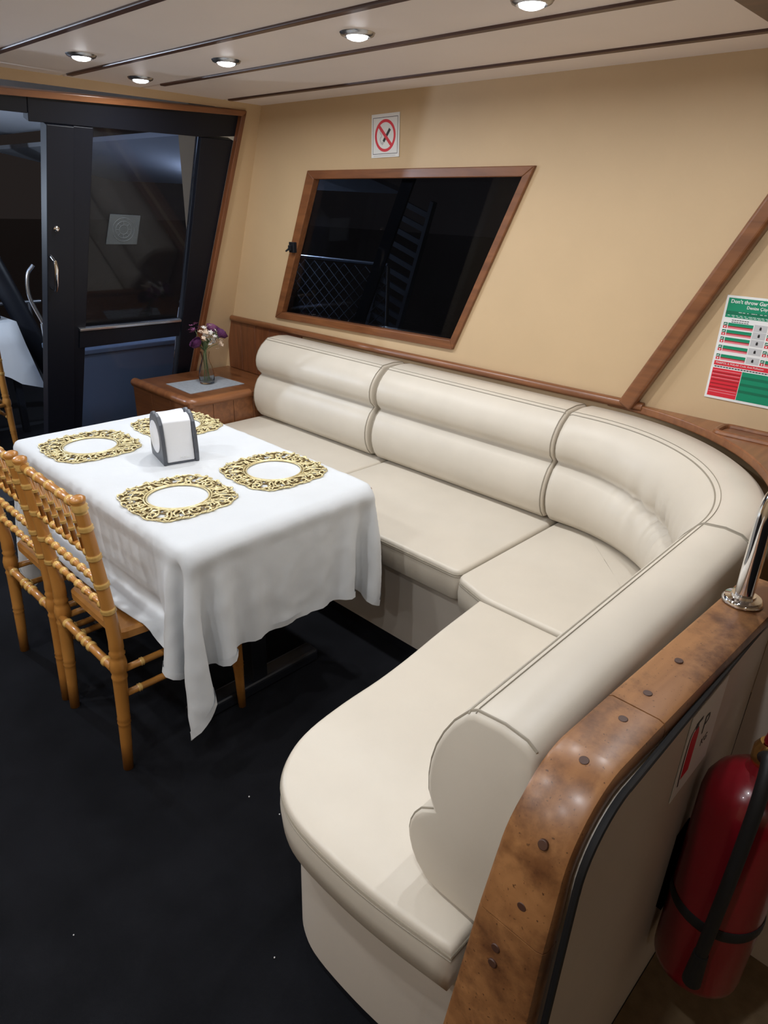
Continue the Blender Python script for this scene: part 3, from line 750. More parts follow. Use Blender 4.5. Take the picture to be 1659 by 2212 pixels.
# ================================================================== DINING TABLE, CLOTH
TX0, TX1, TY0, TY1, TZ = -1.872, -1.172, 1.373, 2.566, 0.747
tb = empty('dining_table', (-1.522, 1.97, 0)); tag(tb, 'dining table hidden under the white tablecloth', 'table')
boxobj('tabletop', TX0 + 0.016 + 1.522, TX1 - 0.016 + 1.522, TY0 + 0.016 - 1.97, TY1 - 0.016 - 1.97, 0.706, 0.736, MT['woodx'], tb, bevel=0.006)
for sy in (-1, 1):
    bm = bmesh.new(); box(bm, -0.03, 0.03, sy * 0.36 - 0.03, sy * 0.36 + 0.03, 0.05, 0.706); from_bm('leg', bm, MT['black'], tb, bevel=0.004)
    bm = bmesh.new(); box(bm, -0.26, 0.26, sy * 0.36 - 0.035, sy * 0.36 + 0.035, 0.0, 0.05); from_bm('foot', bm, MT['black'], tb, bevel=0.012, seg=3)
bm = bmesh.new(); box(bm, -0.02, 0.02, -0.33, 0.33, 0.25, 0.29); from_bm('stretcher', bm, MT['black'], tb, bevel=0.004)

# chair placements (needed by the cloth)
CH = [(-1.812, 1.757), (-1.815, 2.190)]
SEAT_T = 0.455
def sim_cloth():
    rng = np.random.default_rng(3)
    ov = dict(l=0.335, r=0.15, n=0.325, f=0.345); h = 0.0205
    xs = np.arange(TX0 - ov['l'], TX1 + ov['r'] + h / 2, h); ys = np.arange(TY0 - ov['n'], TY1 + ov['f'] + h / 2, h)
    nx, ny = len(xs), len(ys)
    X, Y = np.meshgrid(xs, ys, indexing='ij')
    P = np.stack([X, Y, np.full_like(X, TZ)], -1)
    P += rng.normal(0, 0.0006, P.shape)
    pin = (X > TX0 + 0.012) & (X < TX1 - 0.012) & (Y > TY0 + 0.012) & (Y < TY1 - 0.012)
    P[pin, 2] = TZ
    wgt = np.where(pin, 0.0, 1.0)
    prev = P.copy()
    cons = []
    def add(di, dj, stiff):
        L = h * math.hypot(di, dj)
        for a in (0, 1):
            if di and dj:
                for b in (0, 1):
                    cons.append((di, dj, a, b, L, stiff))
            else:
                cons.append((di, dj, a, None, L, stiff))
    add(1, 0, 1.0); add(0, 1, 1.0); add(1, 1, 0.35); add(1, -1, 0.35); add(2, 0, 0.05); add(0, 2, 0.05)
    def project(di, dj, a, b, L, k):
        # i-slices
        i0 = slice(0, nx - di); i1 = slice(di, nx)
        if dj >= 0: j0 = slice(0, ny - dj); j1 = slice(dj, ny)
        else: j0 = slice(-dj, ny); j1 = slice(0, ny + dj)
        A = P[i0, j0]; B = P[i1, j1]; wa = wgt[i0, j0]; wb_ = wgt[i1, j1]
        st = 2 * max(di, abs(dj)) if max(di, abs(dj)) > 1 else 2
        if b is None:
            if di: s = np.zeros(A.shape[:2], bool); idx = (np.arange(A.shape[0]) // di) % 2 == a; s[idx] = True
            else: s = np.zeros(A.shape[:2], bool); idx = (np.arange(A.shape[1]) // dj) % 2 == a; s[:, idx] = True
        else:
            s = np.zeros(A.shape[:2], bool)
            ii = (np.arange(A.shape[0])) % 2 == a; jj = (np.arange(A.shape[1])) % 2 == b
            s[np.ix_(ii, jj)] = True
        s &= (wa + wb_) > 0
        D = B[s] - A[s]; l = np.sqrt((D * D).sum(-1)) + 1e-9
        tot = (wa[s] + wb_[s])
        corr = (k * (l - L) / l / tot)[:, None] * D
        A[s] += corr * wa[s][:, None]; B[s] -= corr * wb_[s][:, None]
    boxes = [(TX0, TX1, TY0, TY1, 0.70, TZ, 0.004)] + [(cx - 0.21, cx + 0.21, cy - 0.205, cy + 0.205, 0.40, SEAT_T, 0.006) for cx, cy in CH] + [(-1.046, -0.3, 1.1, 3.0, 0.0, 0.48, 0.006)]
    def collide():
        for (x0, x1, y0, y1, z0, z1, m) in boxes:
            m_ = m
            ins = (P[..., 0] > x0 - m_) & (P[..., 0] < x1 + m_) & (P[..., 1] > y0 - m_) & (P[..., 1] < y1 + m_) & (P[..., 2] > z0 - m_) & (P[..., 2] < z1 + (0 if z1 == TZ else m_)) & (wgt > 0)
            if not ins.any(): continue
            q = P[ins]
            d = np.stack([q[:, 0] - (x0 - m_), (x1 + m_) - q[:, 0], q[:, 1] - (y0 - m_), (y1 + m_) - q[:, 1], (z1 + (0 if z1 == TZ else m_)) - q[:, 2]], -1)
            k = d.argmin(-1); dm = d[np.arange(len(k)), k]
            q[k == 0, 0] -= dm[k == 0]; q[k == 1, 0] += dm[k == 1]; q[k == 2, 1] -= dm[k == 2]; q[k == 3, 1] += dm[k == 3]; q[k == 4, 2] += dm[k == 4]
            P[ins] = q
            pr = prev[ins]; prev[ins] = pr + (q - pr) * 0.5
    seatflap = np.zeros(X.shape, bool)
    for cx, cy in CH: seatflap |= (X < TX0 - 0.22) & (np.abs(Y - cy) < 0.21)
    dt = 1 / 90; g = np.array([0, 0, -9.8]) * dt * dt
    steps = 150
    for s in range(steps):
        vel = (P - prev) * (0.975 if s < 90 else 0.93)
        vel = np.clip(vel, -0.03, 0.03)
        new = P + vel + g
        fl_ = seatflap & (P[..., 2] < 0.475)
        new[..., 0] += np.where(fl_, 0.00025, 0.0)
        if s < 40: new = new + rng.normal(0, 0.0003, P.shape)
        prev[...] = P
        P[...] = np.where(wgt[..., None] > 0, new, P)
        for it in range(7):
            for c in cons: project(*c)
        collide()
    # fine creases along the surface normal
    du = np.gradient(P, axis=0); dv = np.gradient(P, axis=1); nn = np.cross(du, dv); nn /= np.linalg.norm(nn, axis=-1, keepdims=True) + 1e-9
    f = np.zeros(X.shape)
    for k in range(14):
        a = rng.uniform(0, PI); fr = rng.uniform(14, 60); ph = rng.uniform(0, 6.28)
        f += np.sin((X * math.cos(a) + Y * math.sin(a)) * fr + ph + 1.5 * np.sin(X * 9 + Y * 7 + k)) / 14
    crease = np.maximum(0, 1 - np.abs(f) * 9)
    amp = np.where(pin, 0.0010, 0.0042)
    P = P + nn * (crease * amp)[..., None]
    return P, nx, ny
Pc, cnx, cny = sim_cloth()
org = Vector((-1.522, 1.97, TZ))
Pl = Pc - np.array(org)
idx = np.arange(cnx * cny).reshape(cnx, cny)
faces = np.stack([idx[:-1, :-1], idx[1:, :-1], idx[1:, 1:], idx[:-1, 1:]], -1).reshape(-1, 4)
me = bpy.data.meshes.new('tablecloth'); me.from_pydata(Pl.reshape(-1, 3).tolist(), [], faces.tolist())
tc = link('tablecloth', me, MT['cloth'], smooth=True); tc.location = org
tag(tc, 'white linen tablecloth draped over the dining table', 'tablecloth')
md = tc.modifiers.new('sub', 'SUBSURF'); md.levels = 1; md.render_levels = 1
# hem: folded border strip lying on the cloth
me.calc_loop_triangles()
nor = np.array([v.normal for v in me.vertices]).reshape(cnx, cny, 3)
bm = bmesh.new()
def strip(sl_out, sl_in):
    for sgn in (1, -1):
        a = [bm.verts.new(Vector(Pl[i] + nor[i] * 0.0011 * sgn)) for i in sl_out]; b = [bm.verts.new(Vector(Pl[i] + nor[i] * 0.0011 * sgn)) for i in sl_in]
        for k in range(len(a) - 1): bm.faces.new((a[k], a[k + 1], b[k + 1], b[k])).smooth = True
strip([(i, 0) for i in range(cnx)], [(i, 1) for i in range(cnx)]); strip([(i, cny - 1) for i in range(cnx)], [(i, cny - 2) for i in range(cnx)])
strip([(0, j) for j in range(cny)], [(1, j) for j in range(cny)]); strip([(cnx - 1, j) for j in range(cny)], [(cnx - 2, j) for j in range(cny)])
from_bm('hem', bm, MT['cloth'], tc)

# ================================================================== CHAIRS (bamboo-look, gold)
def turned(bm, a, b, prof, n=10):
    """prof: list of (s 0..1, radius, material) along a->b"""
    a = Vector(a); b = Vector(b)
    pts = [a.lerp(b, s) for s, r, m in prof]; sweep(bm, pts, [r for s, r, m in prof], n, mis=[m for s, r, m in prof])
def bamboo(s_list, r, rr=1.28, w=0.008, L=1.0):
    """profile with pale rings at the given positions (fractions)"""
    out = [(0.0, r, 0)]
    w = w / L
    for s in s_list:
        out += [(s - w, r, 1), (s - w * 0.5, r * rr, 1), (s, r * 1.02, 1), (s + w * 0.5, r * rr, 1), (s + w, r, 0)]
    out.append((1.0, r, 0))
    return out
def make_chair(detail=True):
    t = empty('bamboo_chair')
    G = [MT['chairgold'], MT['ringgold']]
    for sy in (-1, 1):
        y = sy * 0.187
        bm = bmesh.new()
        zz = [0.0, 0.10, 0.155, 0.165, 0.17, 0.176, 0.182, 0.19, 0.25, 0.31, 0.322, 0.33, 0.338, 0.352, 0.372, 0.388, 0.398, 0.406, 0.414, 0.424, 0.45]
        rr = [.0150, .0165, .0175, .0175, .0195, .0165, .0195, .0180, .0190, .0200, .0205, .0225, .0190, .0235, .0245, .0215, .0185, .0225, .0185, .0205, .0195]
        mm = [0] * len(zz)
        z = 0.45
        for zr in (0.548, 0.63, 0.715, 0.80):
            zz += [zr - 0.012, zr - 0.008, zr - 0.004, zr, zr + 0.004, zr + 0.008, zr + 0.012]; rb = 0.0185 - (zr - 0.45) * 0.006
            rr += [rb, rb, rb * 1.2, rb * 1.03, rb * 1.2, rb, rb]; mm += [0, 1, 1, 1, 1, 0, 0]
        zz += [0.842, 0.848, 0.852, 0.856, 0.862, 0.868, 0.875, 0.882, 0.887, 0.889]; rr += [.0165, .0165, .0205, .0175, .0205, .0165, .0195, .0195, .013, .004]; mm += [1, 1, 1, 1, 1, 0, 0, 0, 0, 0]
        def px(z): return -0.183 - 0.037 * max(0, (z - 0.45) / 0.44) ** 1.3 - 0.022 * max(0, (0.45 - z) / 0.45) ** 1.2
        sweep(bm, [(px(z), y * (1 - 0.03 * (z > 0.9)), z) for z in zz], rr, 14, mis=mm)
        o = from_bm('back_post', bm, G, t)
        bm = bmesh.new()
        zf = [0.0, 0.12, 0.165, 0.17, 0.176, 0.182, 0.19, 0.28, 0.33, 0.338, 0.352, 0.37, 0.388, 0.398, 0.41, 0.43]
        rf = [.0125, .0150, .0170, .0190, .0160, .0190, .0175, .0190, .0220, .0190, .0225, .0235, .0215, .0185, .021, .020]
        sweep(bm, [(0.185 + 0.012 * (1 - z / 0.43), sy * 0.195, z) for z in zf], rf, 12); from_bm('front_leg', bm, G, t)
        # side stretchers (two)
        for zs in (0.262, 0.345):
            bm = bmesh.new(); turned(bm, (-0.172 - 0.02 * (zs < 0.3), sy * 0.187, zs), (0.175, sy * 0.195, zs), bamboo([0.15, 0.45, 0.6, 0.88], 0.0105, 1.25, 0.006, 0.36), 10); from_bm('stretcher', bm, G, t)
    xb = lambda z: -0.183 - 0.037 * max(0, (z - 0.45) / 0.44) ** 1.3
    bm = bmesh.new(); turned(bm, (xb(.855), -0.172, 0.858), (xb(.855), 0.172, 0.858), bamboo([0.12, 0.29, 0.5, 0.71, 0.88], 0.0120, 1.22, 0.006, 0.34), 12); from_bm('crest_rail', bm, G, t)
    for z, k in ((0.715, 8), (0.63, 8), (0.548, 7)):
        bm = bmesh.new(); turned(bm, (xb(z), -0.172, z), (xb(z), 0.172, z), bamboo([(i + 0.5) / k for i in range(k)], 0.0085, 1.45, 0.007, 0.34), 10); from_bm('cross_rail', bm, G, t)
    for i in range(6):
        y = -0.132 + i * 0.264 / 5
        bm = bmesh.new(); turned(bm, (xb(.72), y, 0.72), (xb(.85), y, 0.85), bamboo([0.30, 0.62], 0.0068, 1.45, 0.005, 0.13), 8); from_bm('spindle', bm, G, t)
    bm = bmesh.new(); turned(bm, (-0.195, -0.17, 0.352), (-0.195, 0.17, 0.352), bamboo([0.12, 0.4, 0.5, 0.6, 0.88], 0.0125, 1.3, 0.007, 0.34), 12); from_bm('stretcher', bm, G, t)
    bm = bmesh.new(); turned(bm, (0.187, -0.178, 0.345), (0.187, 0.178, 0.345), bamboo([0.15, 0.5, 0.85], 0.0110, 1.25, 0.007, 0.34), 10); from_bm('stretcher', bm, G, t)
    bm = bmesh.new()
    so = round_poly([Vector(q) for q in ((-0.165, -0.165), (0.205, -0.205), (0.205, 0.205), (-0.165, 0.165))], 0.03, 5)
    rings = []
    for d_, z in ((0.012, 0.418), (0.0, 0.424), (0.0, 0.446), (0.008, 0.4535), (0.03, 0.452), (0.08, 0.446)):
        rings.append([bm.verts.new((p.x, p.y, z)) for p in inset(so, d_)])
    for a, b in zip(rings, rings[1:]):
        for k in range(len(a)): bm.faces.new((a[k], a[(k + 1) % len(a)], b[(k + 1) % len(a)], b[k]))
    bm.faces.new(rings[0][::-1]); bm.faces.new(rings[-1])
    from_bm('seat', bm, G, t, smooth=True)
    return t
ch = make_chair()
ch.location = (*CH[0], 0); tag(ch, 'gold bamboo-style chair nearest the viewer, tucked under the table', 'chair', 'gold bamboo chairs')
c2 = copy_tree(ch); c2.location = (*CH[1], 0); tag(c2, 'gold bamboo-style chair at the left picture edge behind the nearest chair', 'chair', 'gold bamboo chairs')

# ================================================================== PLACEMATS
random.seed(11)
def placemat_mesh():
    bm = bmesh.new()
    Ri = 0.087
    def outer(a):          # rounded square with scallops
        c, s = abs(math.cos(a)), abs(math.sin(a)); r = 0.151 / ((c ** 3.4 + s ** 3.4) ** (1 / 3.4))
        return r * (1 + 0.022 * math.sin(a * 16))
    def tube(pts, r, n=5): sweep(bm, pts, r, n, squash=0.8)
    # inner bead ring
    sweep(bm, [((Ri + 0.003) * math.cos(a), (Ri + 0.003) * math.sin(a), 0.003) for a in np.linspace(0, 2 * PI, 49)[:-1]], 0.0026, 6, closed=True)
    sweep(bm, [((Ri + 0.0105) * math.cos(a), (Ri + 0.0105) * math.sin(a), 0.003) for a in np.linspace(0, 2 * PI, 49)[:-1]], [0.0022 + 0.0014 * (i % 2) for i in range(48)], 5, closed=True)
    # scrolls
    for row, (f, cnt, sz) in enumerate(((0.26, 24, 0.0115), (0.60, 28, 0.0135), (0.90, 36, 0.0105))):
        for k in range(cnt):
            a = 2 * PI * (k + 0.5 * (row % 2) + random.uniform(-.12, .12)) / cnt
            ro = outer(a); r = Ri + 0.012 + (ro - Ri - 0.012) * f
            extra = max(0, (ro - 0.151) / 0.035)
            s_ = sz * (0.85 + 0.55 * extra) * random.uniform(.85, 1.15); hand = random.choice((-1, 1)); ph = random.uniform(0, 2 * PI)
            pts = []; rad = []
            for j in range(12):
                t = j / 11; th = ph + hand * t * 4.6; q = s_ * (1.0 - 0.78 * t)
                pts.append((r * math.cos(a) + q * math.cos(th), r * math.sin(a) + q * math.sin(th), 0.0032 + 0.0022 * math.sin(PI * t) + random.uniform(0, 0.0012))); rad.append(0.0016 + 0.0018 * math.sin(PI * min(1, t * 1.15)))
            rad = [max(0.0012, x) for x in rad]
            tube(pts, rad)
    # leaves and arcs joining rows
    for k in range(40):
        a = 2 * PI * k / 40 + random.uniform(-.05, .05); ro = outer(a)
        r0 = Ri + 0.012; r1 = r0 + (ro - r0) * random.uniform(.55, .95); da = random.choice((-1, 1)) * random.uniform(.08, .2)
        pts = [((r0 + (r1 - r0) * t) * math.cos(a + da * math.sin(PI * t * 0.8)), (r0 + (r1 - r0) * t) * math.sin(a + da * math.sin(PI * t * 0.8)), 0.0028 + 0.002 * math.sin(PI * t)) for t in np.linspace(0, 1, 7)]
        tube(pts, [0.0014 + 0.0022 * math.sin(PI * t) for t in np.linspace(0.05, 0.95, 7)])
    # outer rim
    A = np.linspace(0, 2 * PI, 129)[:-1]
    sweep(bm, [(outer(a) * 0.985 * math.cos(a), outer(a) * 0.985 * math.sin(a), 0.0026) for a in A], [0.0018 + 0.0014 * abs(math.sin(a * 32)) for a in A], 5, closed=True)
    me = bpy.data.meshes.new('filigree'); bmesh.ops.recalc_face_normals(bm, faces=bm.faces); bm.to_mesh(me); bm.free()
    me.materials.append(MT['gold']); return me
pmesh = placemat_mesh()
# added sheet coloured as shadow, a thin backing web between the scrolls (openwork)
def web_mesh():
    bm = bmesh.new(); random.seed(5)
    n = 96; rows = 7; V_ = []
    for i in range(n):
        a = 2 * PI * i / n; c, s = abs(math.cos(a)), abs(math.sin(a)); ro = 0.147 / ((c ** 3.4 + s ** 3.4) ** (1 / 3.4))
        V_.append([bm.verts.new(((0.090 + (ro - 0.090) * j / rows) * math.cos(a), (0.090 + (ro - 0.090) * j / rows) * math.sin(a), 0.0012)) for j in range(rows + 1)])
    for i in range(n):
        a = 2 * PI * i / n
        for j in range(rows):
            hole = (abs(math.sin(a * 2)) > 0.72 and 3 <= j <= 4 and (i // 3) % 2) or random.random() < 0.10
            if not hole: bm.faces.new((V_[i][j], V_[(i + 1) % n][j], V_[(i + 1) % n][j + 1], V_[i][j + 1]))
    me = bpy.data.meshes.new('shadow_web'); bm.to_mesh(me); bm.free(); me.materials.append(MT['golddark']); return me
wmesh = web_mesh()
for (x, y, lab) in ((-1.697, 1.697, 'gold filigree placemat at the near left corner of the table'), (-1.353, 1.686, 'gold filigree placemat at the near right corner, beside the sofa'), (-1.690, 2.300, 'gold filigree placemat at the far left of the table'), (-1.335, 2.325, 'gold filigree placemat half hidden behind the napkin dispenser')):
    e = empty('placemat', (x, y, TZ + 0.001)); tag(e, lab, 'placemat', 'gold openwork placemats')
    link('filigree', pmesh, None, e); link('shadow_web', wmesh, None, e)

# ================================================================== NAPKIN DISPENSER
nd = empty('napkin_dispenser', (-1.523, 2.012, TZ + 0.0005), math.radians(-13.5)); tag(nd, 'white and slate grey napkin dispenser in the middle of the table', 'dispenser')
# local x: width between side plates (0.115), y: depth (0.105)
W2 = 0.060
side = [(y * 1.36, z) for y, z in [(-0.054, 0.0), (0.054, 0.0), (0.056, 0.03), (0.050, 0.09), (0.040, 0.135), (0.026, 0.158), (0.010, 0.166), (0.0, 0.158), (-0.010, 0.166), (-0.026, 0.158), (-0.042, 0.135), (-0.052, 0.09), (-0.056, 0.03)]]
for sx in (-1, 1):
    bm = bmesh.new(); prism(bm, [(sx * W2 - (0.0 if sx > 0 else 0.0), y, z) for y, z in side], (-sx * 0.013, 0, 0)); pl = from_bm('side_plate', bm, MT['grey'], nd, bevel=0.003)
    bm = bmesh.new(); lathe_closed(bm, [(0.055, 0.0), (0.055, 0.002), (0.052, 0.0035), (0.001, 0.0045)], 36, (sx * (W2 + 0.0002), 0.002, 0.082), mtx=Matrix.Rotation(sx * PI / 2, 4, 'Y')); from_bm('medallion', bm, MT['white'], pl, smooth=True)
bodyp = [(y * 1.36, z + (0.012 if z > 0.1 else 0)) for y, z in [(-0.050, 0.006), (0.050, 0.006), (0.046, 0.07), (0.038, 0.128), (0.028, 0.142), (0.012, 0.146), (0.006, 0.138), (-0.006, 0.138), (-0.012, 0.146), (-0.028, 0.142), (-0.040, 0.128), (-0.046, 0.07)]]
bm = bmesh.new(); prism(bm, [(-W2 + 0.0135, y, z) for y, z in bodyp], (2 * W2 - 0.027, 0, 0)); from_bm('cover', bm, MT['white'], nd, bevel=0.003)
bm = bmesh.new(); box(bm, -W2 + 0.013, W2 - 0.013, -0.07, 0.07, 0.0, 0.006); from_bm('base', bm, MT['grey'], nd)
mt = Matrix.Translation((-0.005, -0.0692, 0.018)) @ Matrix.Rotation(math.radians(86), 4, 'X')
text_mesh('lettering', 'Rulopak', 0.011, mt, MT['paper'], nd, shear=0.2, extr=0.0004)

# ================================================================== SIGNS ON THE WALL
sg = empty('no_smoking_sign', (XW - 0.001, 2.278, 1.824)); sg.rotation_euler = (math.radians(-1.2), 0, 0)
tag(sg, 'white no-smoking sign above the window', 'sign')
boxobj('plate', -0.003, 0.0, -0.082, 0.082, -0.082, 0.082, MT['paper'], sg)
def ringbox(bm, w_, h_, t, x):
    for (a, b, c, d_) in ((-w_, w_, h_ - t, h_), (-w_, w_, -h_, -h_ + t), (-w_, -w_ + t, -h_ + t, h_ - t), (w_ - t, w_, -h_ + t, h_ - t)):
        box(bm, x - 0.0003, x, a, b, c, d_)
bm = bmesh.new(); ringbox(bm, 0.073, 0.069, 0.0018, -0.0031); from_bm('border', bm, MT['ink'], sg)
bm = bmesh.new()
RM = Matrix.Rotation(-PI / 2, 4, 'Y')
ng = 48
for k in range(ng):
    a0, a1 = 2 * PI * k / ng, 2 * PI * (k + 1) / ng
    prism(bm, [(-0.0031, r * math.cos(a), r * math.sin(a)) for r, a in ((0.050, a0), (0.061, a0), (0.061, a1), (0.050, a1))], (-0.0004, 0, 0))
# image right is -y: slash from upper left to lower right
prism(bm, [(-0.0031, *q) for q in ((0.0395, 0.0305), (0.0305, 0.0395), (-0.0395, -0.0305), (-0.0305, -0.0395))], (-0.0009, 0, 0))
from_bm('prohibition_ring', bm, MT['red'], sg)
bm = bmesh.new()
def bar(p, q, wd, x=-0.0031, th=-0.0005):
    p = Vector(p); q = Vector(q); t = (q - p).normalized(); n = Vector((-t.y, t.x)) * wd / 2
    prism(bm, [(x, *(p + n)), (x, *(q + n)), (x, *(q - n)), (x, *(p - n))], (th, 0, 0))
bar((-0.028, 0.024), (0.010, -0.022), 0.012)
from_bm('cigarette', bm, MT['ink'], sg)
bm = bmesh.new(); bar((0.0115, -0.024), (0.019, -0.033), 0.010)
sm = spline([(0.022, -0.030, 0), (0.030, -0.012, 0), (0.020, 0.0, 0), (0.030, 0.014, 0), (0.022, 0.022, 0)], 5)
for a, b in zip(sm, sm[1:]): bar((a.x, a.y), (b.x, b.y), 0.005)
from_bm('smoke', bm, MT['lgrey'], sg)
bm = bmesh.new(); bar((0.068, -0.0755), (-0.062, -0.0755), 0.002); from_bm('footer', bm, MT['lgrey'], sg)

# garbage poster; local: u to the right (= -y), v down
PW, PH = 0.245, 0.325
po = empty('garbage_poster', (XW - 0.001, 0.757, 1.332)); tag(po, 'red and green marine garbage rules poster right of the slanted beam', 'poster')
def rect(bm, u0, u1, v0, v1, x=-0.0022, th=-0.0004): box(bm, x + th, x, -u1, -u0, -v1, -v0)
bm = bmesh.new(); rect(bm, 0, PW, 0, PH, 0.0, -0.0022); from_bm('sheet', bm, MT['paper'], po)
def prect(name, m, rects, x=-0.0022):
    bm = bmesh.new()
    for r in rects: rect(bm, *r, x=x)
    return from_bm(name, bm, MT[m], po)
prect('header_band', 'green', [(0.007, PW - 0.007, 0.007, 0.066)])
prect('header_shade', 'dgreen', [(0.007, PW - 0.007, 0.046, 0.056)], x=-0.0027)
def ptext(s, size, u, v, m, align='LEFT', bold=0.0, x=-0.0032):
    # text plane: x_text -> -y , y_text -> +z , normal -> -x
    mt = Matrix(((0, 0, -1, x), (-1, 0, 0, -u), (0, 1, 0, -v), (0, 0, 0, 1)))
    return text_mesh('lettering', s, size, mt, MT[m], po, align, 0.0002, bold)
ptext("Don't throw Garbage into the Sea", 0.0155, PW / 2, 0.022, 'paper', 'CENTER', 0.0003)
ptext("Denize Çöp Atmayınız", 0.0125, PW / 2, 0.036, 'paper', 'CENTER', 0.0002)
for v, a, b in ((0.048, 0.045, 0.20), (0.0585, 0.014, 0.23), (0.0625, 0.03, 0.215)):
    prect('small_print', 'paper', [(u, min(u + random.uniform(.004, .011), b), v, v + 0.0014) for u in np.arange(a, b, 0.0125)], x=-0.0030)
prect('small_print', 'ink', [(u, u + 0.006, v, v + 0.002) for v in (0.072, 0.078) for u in np.arange(0.030, 0.078, 0.0075)])
rows = [0.082, 0.104, 0.127, 0.153, 0.181]
for j, v in enumerate(rows):
    for (u0, chk) in ((0.022, 0.008), (0.156, 0.142)):
        prect('rule_green', 'green', [(u0, u0 + 0.075, v, v + 0.0095)])
        prect('rule_dark', 'darkred', [(u0, u0 + 0.075, v + 0.0095, v + 0.0125)])
        prect('rule_red', 'pink', [(u0, u0 + 0.075, v + 0.0125, v + 0.0175)])
        prect('check_box', 'dgreen', [(chk, chk + 0.0115, v, v + 0.0088)]); prect('check_box', 'red', [(chk, chk + 0.0115, v + 0.0095, v + 0.0175)])
        prect('check_mark', 'paper', [(chk + 0.002, chk + 0.004, v + 0.004, v + 0.007), (chk + 0.004, chk + 0.009, v + 0.003, v + 0.0055), (chk + 0.004, chk + 0.008, v + 0.0115, v + 0.0155)], x=-0.0027)
    prect('grey_cell', 'lgrey', [(0.100, 0.138, v - 0.003, v + 0.0175)])
    prect('pictogram', 'ink', [(0.116, 0.122, v + 0.004, v + 0.012), (0.1175, 0.1205, v + 0.002, v + 0.004)], x=-0.0027)
prect('red_band', 'red', [(0.007, PW - 0.007, 0.203, 0.217)])
ptext('MARPOL & POLAR Code Anti Pollution', 0.0088, 0.012, 0.2115, 'paper')
prect('small_print', 'ink', [(u, u + 0.007, 0.2195, 0.2225) for u in np.arange(0.010, PW - 0.012, 0.009)])
prect('red_block', 'red', [(0.007, 0.097, 0.226, PH - 0.008)])
prect('red_lines', 'darkred', [(0.009, 0.095, v, v + 0.0035) for v in (0.238, 0.250, 0.262, 0.274, 0.286)], x=-0.0027)
prect('red_lines', 'pink', [(0.009, 0.095, v, v + 0.0022) for v in (0.232, 0.244, 0.256, 0.294, 0.302)], x=-0.0027)
prect('green_block', 'green', [(0.0985, PW - 0.007, 0.226, PH - 0.008)])
prect('green_lines', 'dgreen', [(0.10, PW - 0.009, v, v + 0.008) for v in (0.240, 0.262, 0.284)], x=-0.0027)

# extinguisher location sticker on the partition's outer face (faces -y)
sk = empty('extinguisher_sticker', (-1.60, PY0 - 0.0006, 0.775)); tag(sk, 'white sticker with red extinguisher symbol and letter P on the partition', 'sign')
boxobj('sheet', -0.078, 0.078, -0.0012, 0.0, -0.10, 0.08, MT['paper'], sk)
bm = bmesh.new()
symb = [(-0.056, -0.062), (-0.024, -0.062), (-0.024, 0.020), (-0.030, 0.034), (-0.050, 0.034), (-0.056, 0.020)]
prism(bm, [(x, -0.0013, z) for x, z in symb], (0, -0.0004, 0)); from_bm('symbol_body', bm, MT['red'], sk)
bm = bmesh.new()
for q in ((-0.046, -0.034, 0.036, 0.044), (-0.048, -0.020, 0.044, 0.050)): box(bm, q[0], q[1], -0.0017, -0.0013, q[2], q[3])
hs = spline([(-0.048, 0.046, 0), (-0.064, 0.030, 0), (-0.066, -0.01, 0), (-0.064, -0.05, 0), (-0.060, -0.075, 0)], 4)
for a, b in zip(hs, hs[1:]): 
    prism(bm, [(a.x - .002, -0.0013, a.y), (a.x + .002, -0.0013, a.y), (b.x + .002, -0.0013, b.y), (b.x - .002, -0.0013, b.y)], (0, -0.0004, 0))
from_bm('symbol_hose', bm, MT['ink'], sk)
mt = Matrix(((1, 0, 0, -0.006), (0, 0, -1, -0.0015), (0, 1, 0, 0.0), (0, 0, 0, 1)))
text_mesh('lettering', 'P', 0.055, mt, MT['ink'], sk)
mt = Matrix(((1, 0, 0, 0.010), (0, 0, -1, -0.0015), (0, 1, 0, -0.035), (0, 0, 0, 1)))
text_mesh('lettering', 'KG', 0.022, mt, MT['ink'], sk)

# ================================================================== FIRE EXTINGUISHER
EX = (-1.520, 0.118, 0.192)
fe = empty('fire_extinguisher', EX); tag(fe, 'red fire extinguisher with black hose hung on the partition', 'fire extinguisher')
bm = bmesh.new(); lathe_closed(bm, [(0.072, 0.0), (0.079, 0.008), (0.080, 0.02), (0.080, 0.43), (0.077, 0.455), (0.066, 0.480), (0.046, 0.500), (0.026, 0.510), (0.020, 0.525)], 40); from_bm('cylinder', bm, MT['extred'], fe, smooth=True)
bm = bmesh.new(); lathe_closed(bm, [(0.0815, 0.175), (0.083, 0.18), (0.083, 0.195), (0.0815, 0.20)], 40); from_bm('strap', bm, MT['rubber'], fe, smooth=True)
bm = bmesh.new(); lathe_closed(bm, [(0.021, 0.526), (0.023, 0.533), (0.023, 0.556), (0.016, 0.57)], 20)
sweep(bm, [(0.0, 0.0, 0.548), (0.03, -0.01, 0.550)], 0.010, 10); from_bm('valve', bm, MT['brass'], fe, smooth=True)
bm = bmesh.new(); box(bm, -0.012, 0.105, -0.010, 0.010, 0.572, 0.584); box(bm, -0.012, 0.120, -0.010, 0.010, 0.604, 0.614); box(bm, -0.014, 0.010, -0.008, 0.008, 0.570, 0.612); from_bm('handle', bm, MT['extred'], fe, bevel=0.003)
bm = bmesh.new(); sweep(bm, spline([(-0.018, 0, 0.55), (-0.055, -0.012, 0.57), (-0.088, -0.02, 0.50), (-0.094, -0.02, 0.36), (-0.094, -0.018, 0.24), (-0.092, -0.016, 0.14)], 8), 0.0115, 12); from_bm('hose', bm, MT['rubber'], fe, smooth=True)
bm = bmesh.new(); sweep(bm, [(-0.092, -0.016, 0.14), (-0.092, -0.016, 0.06)], [0.013, 0.017], 14); from_bm('nozzle', bm, MT['rubber'], fe, smooth=True)
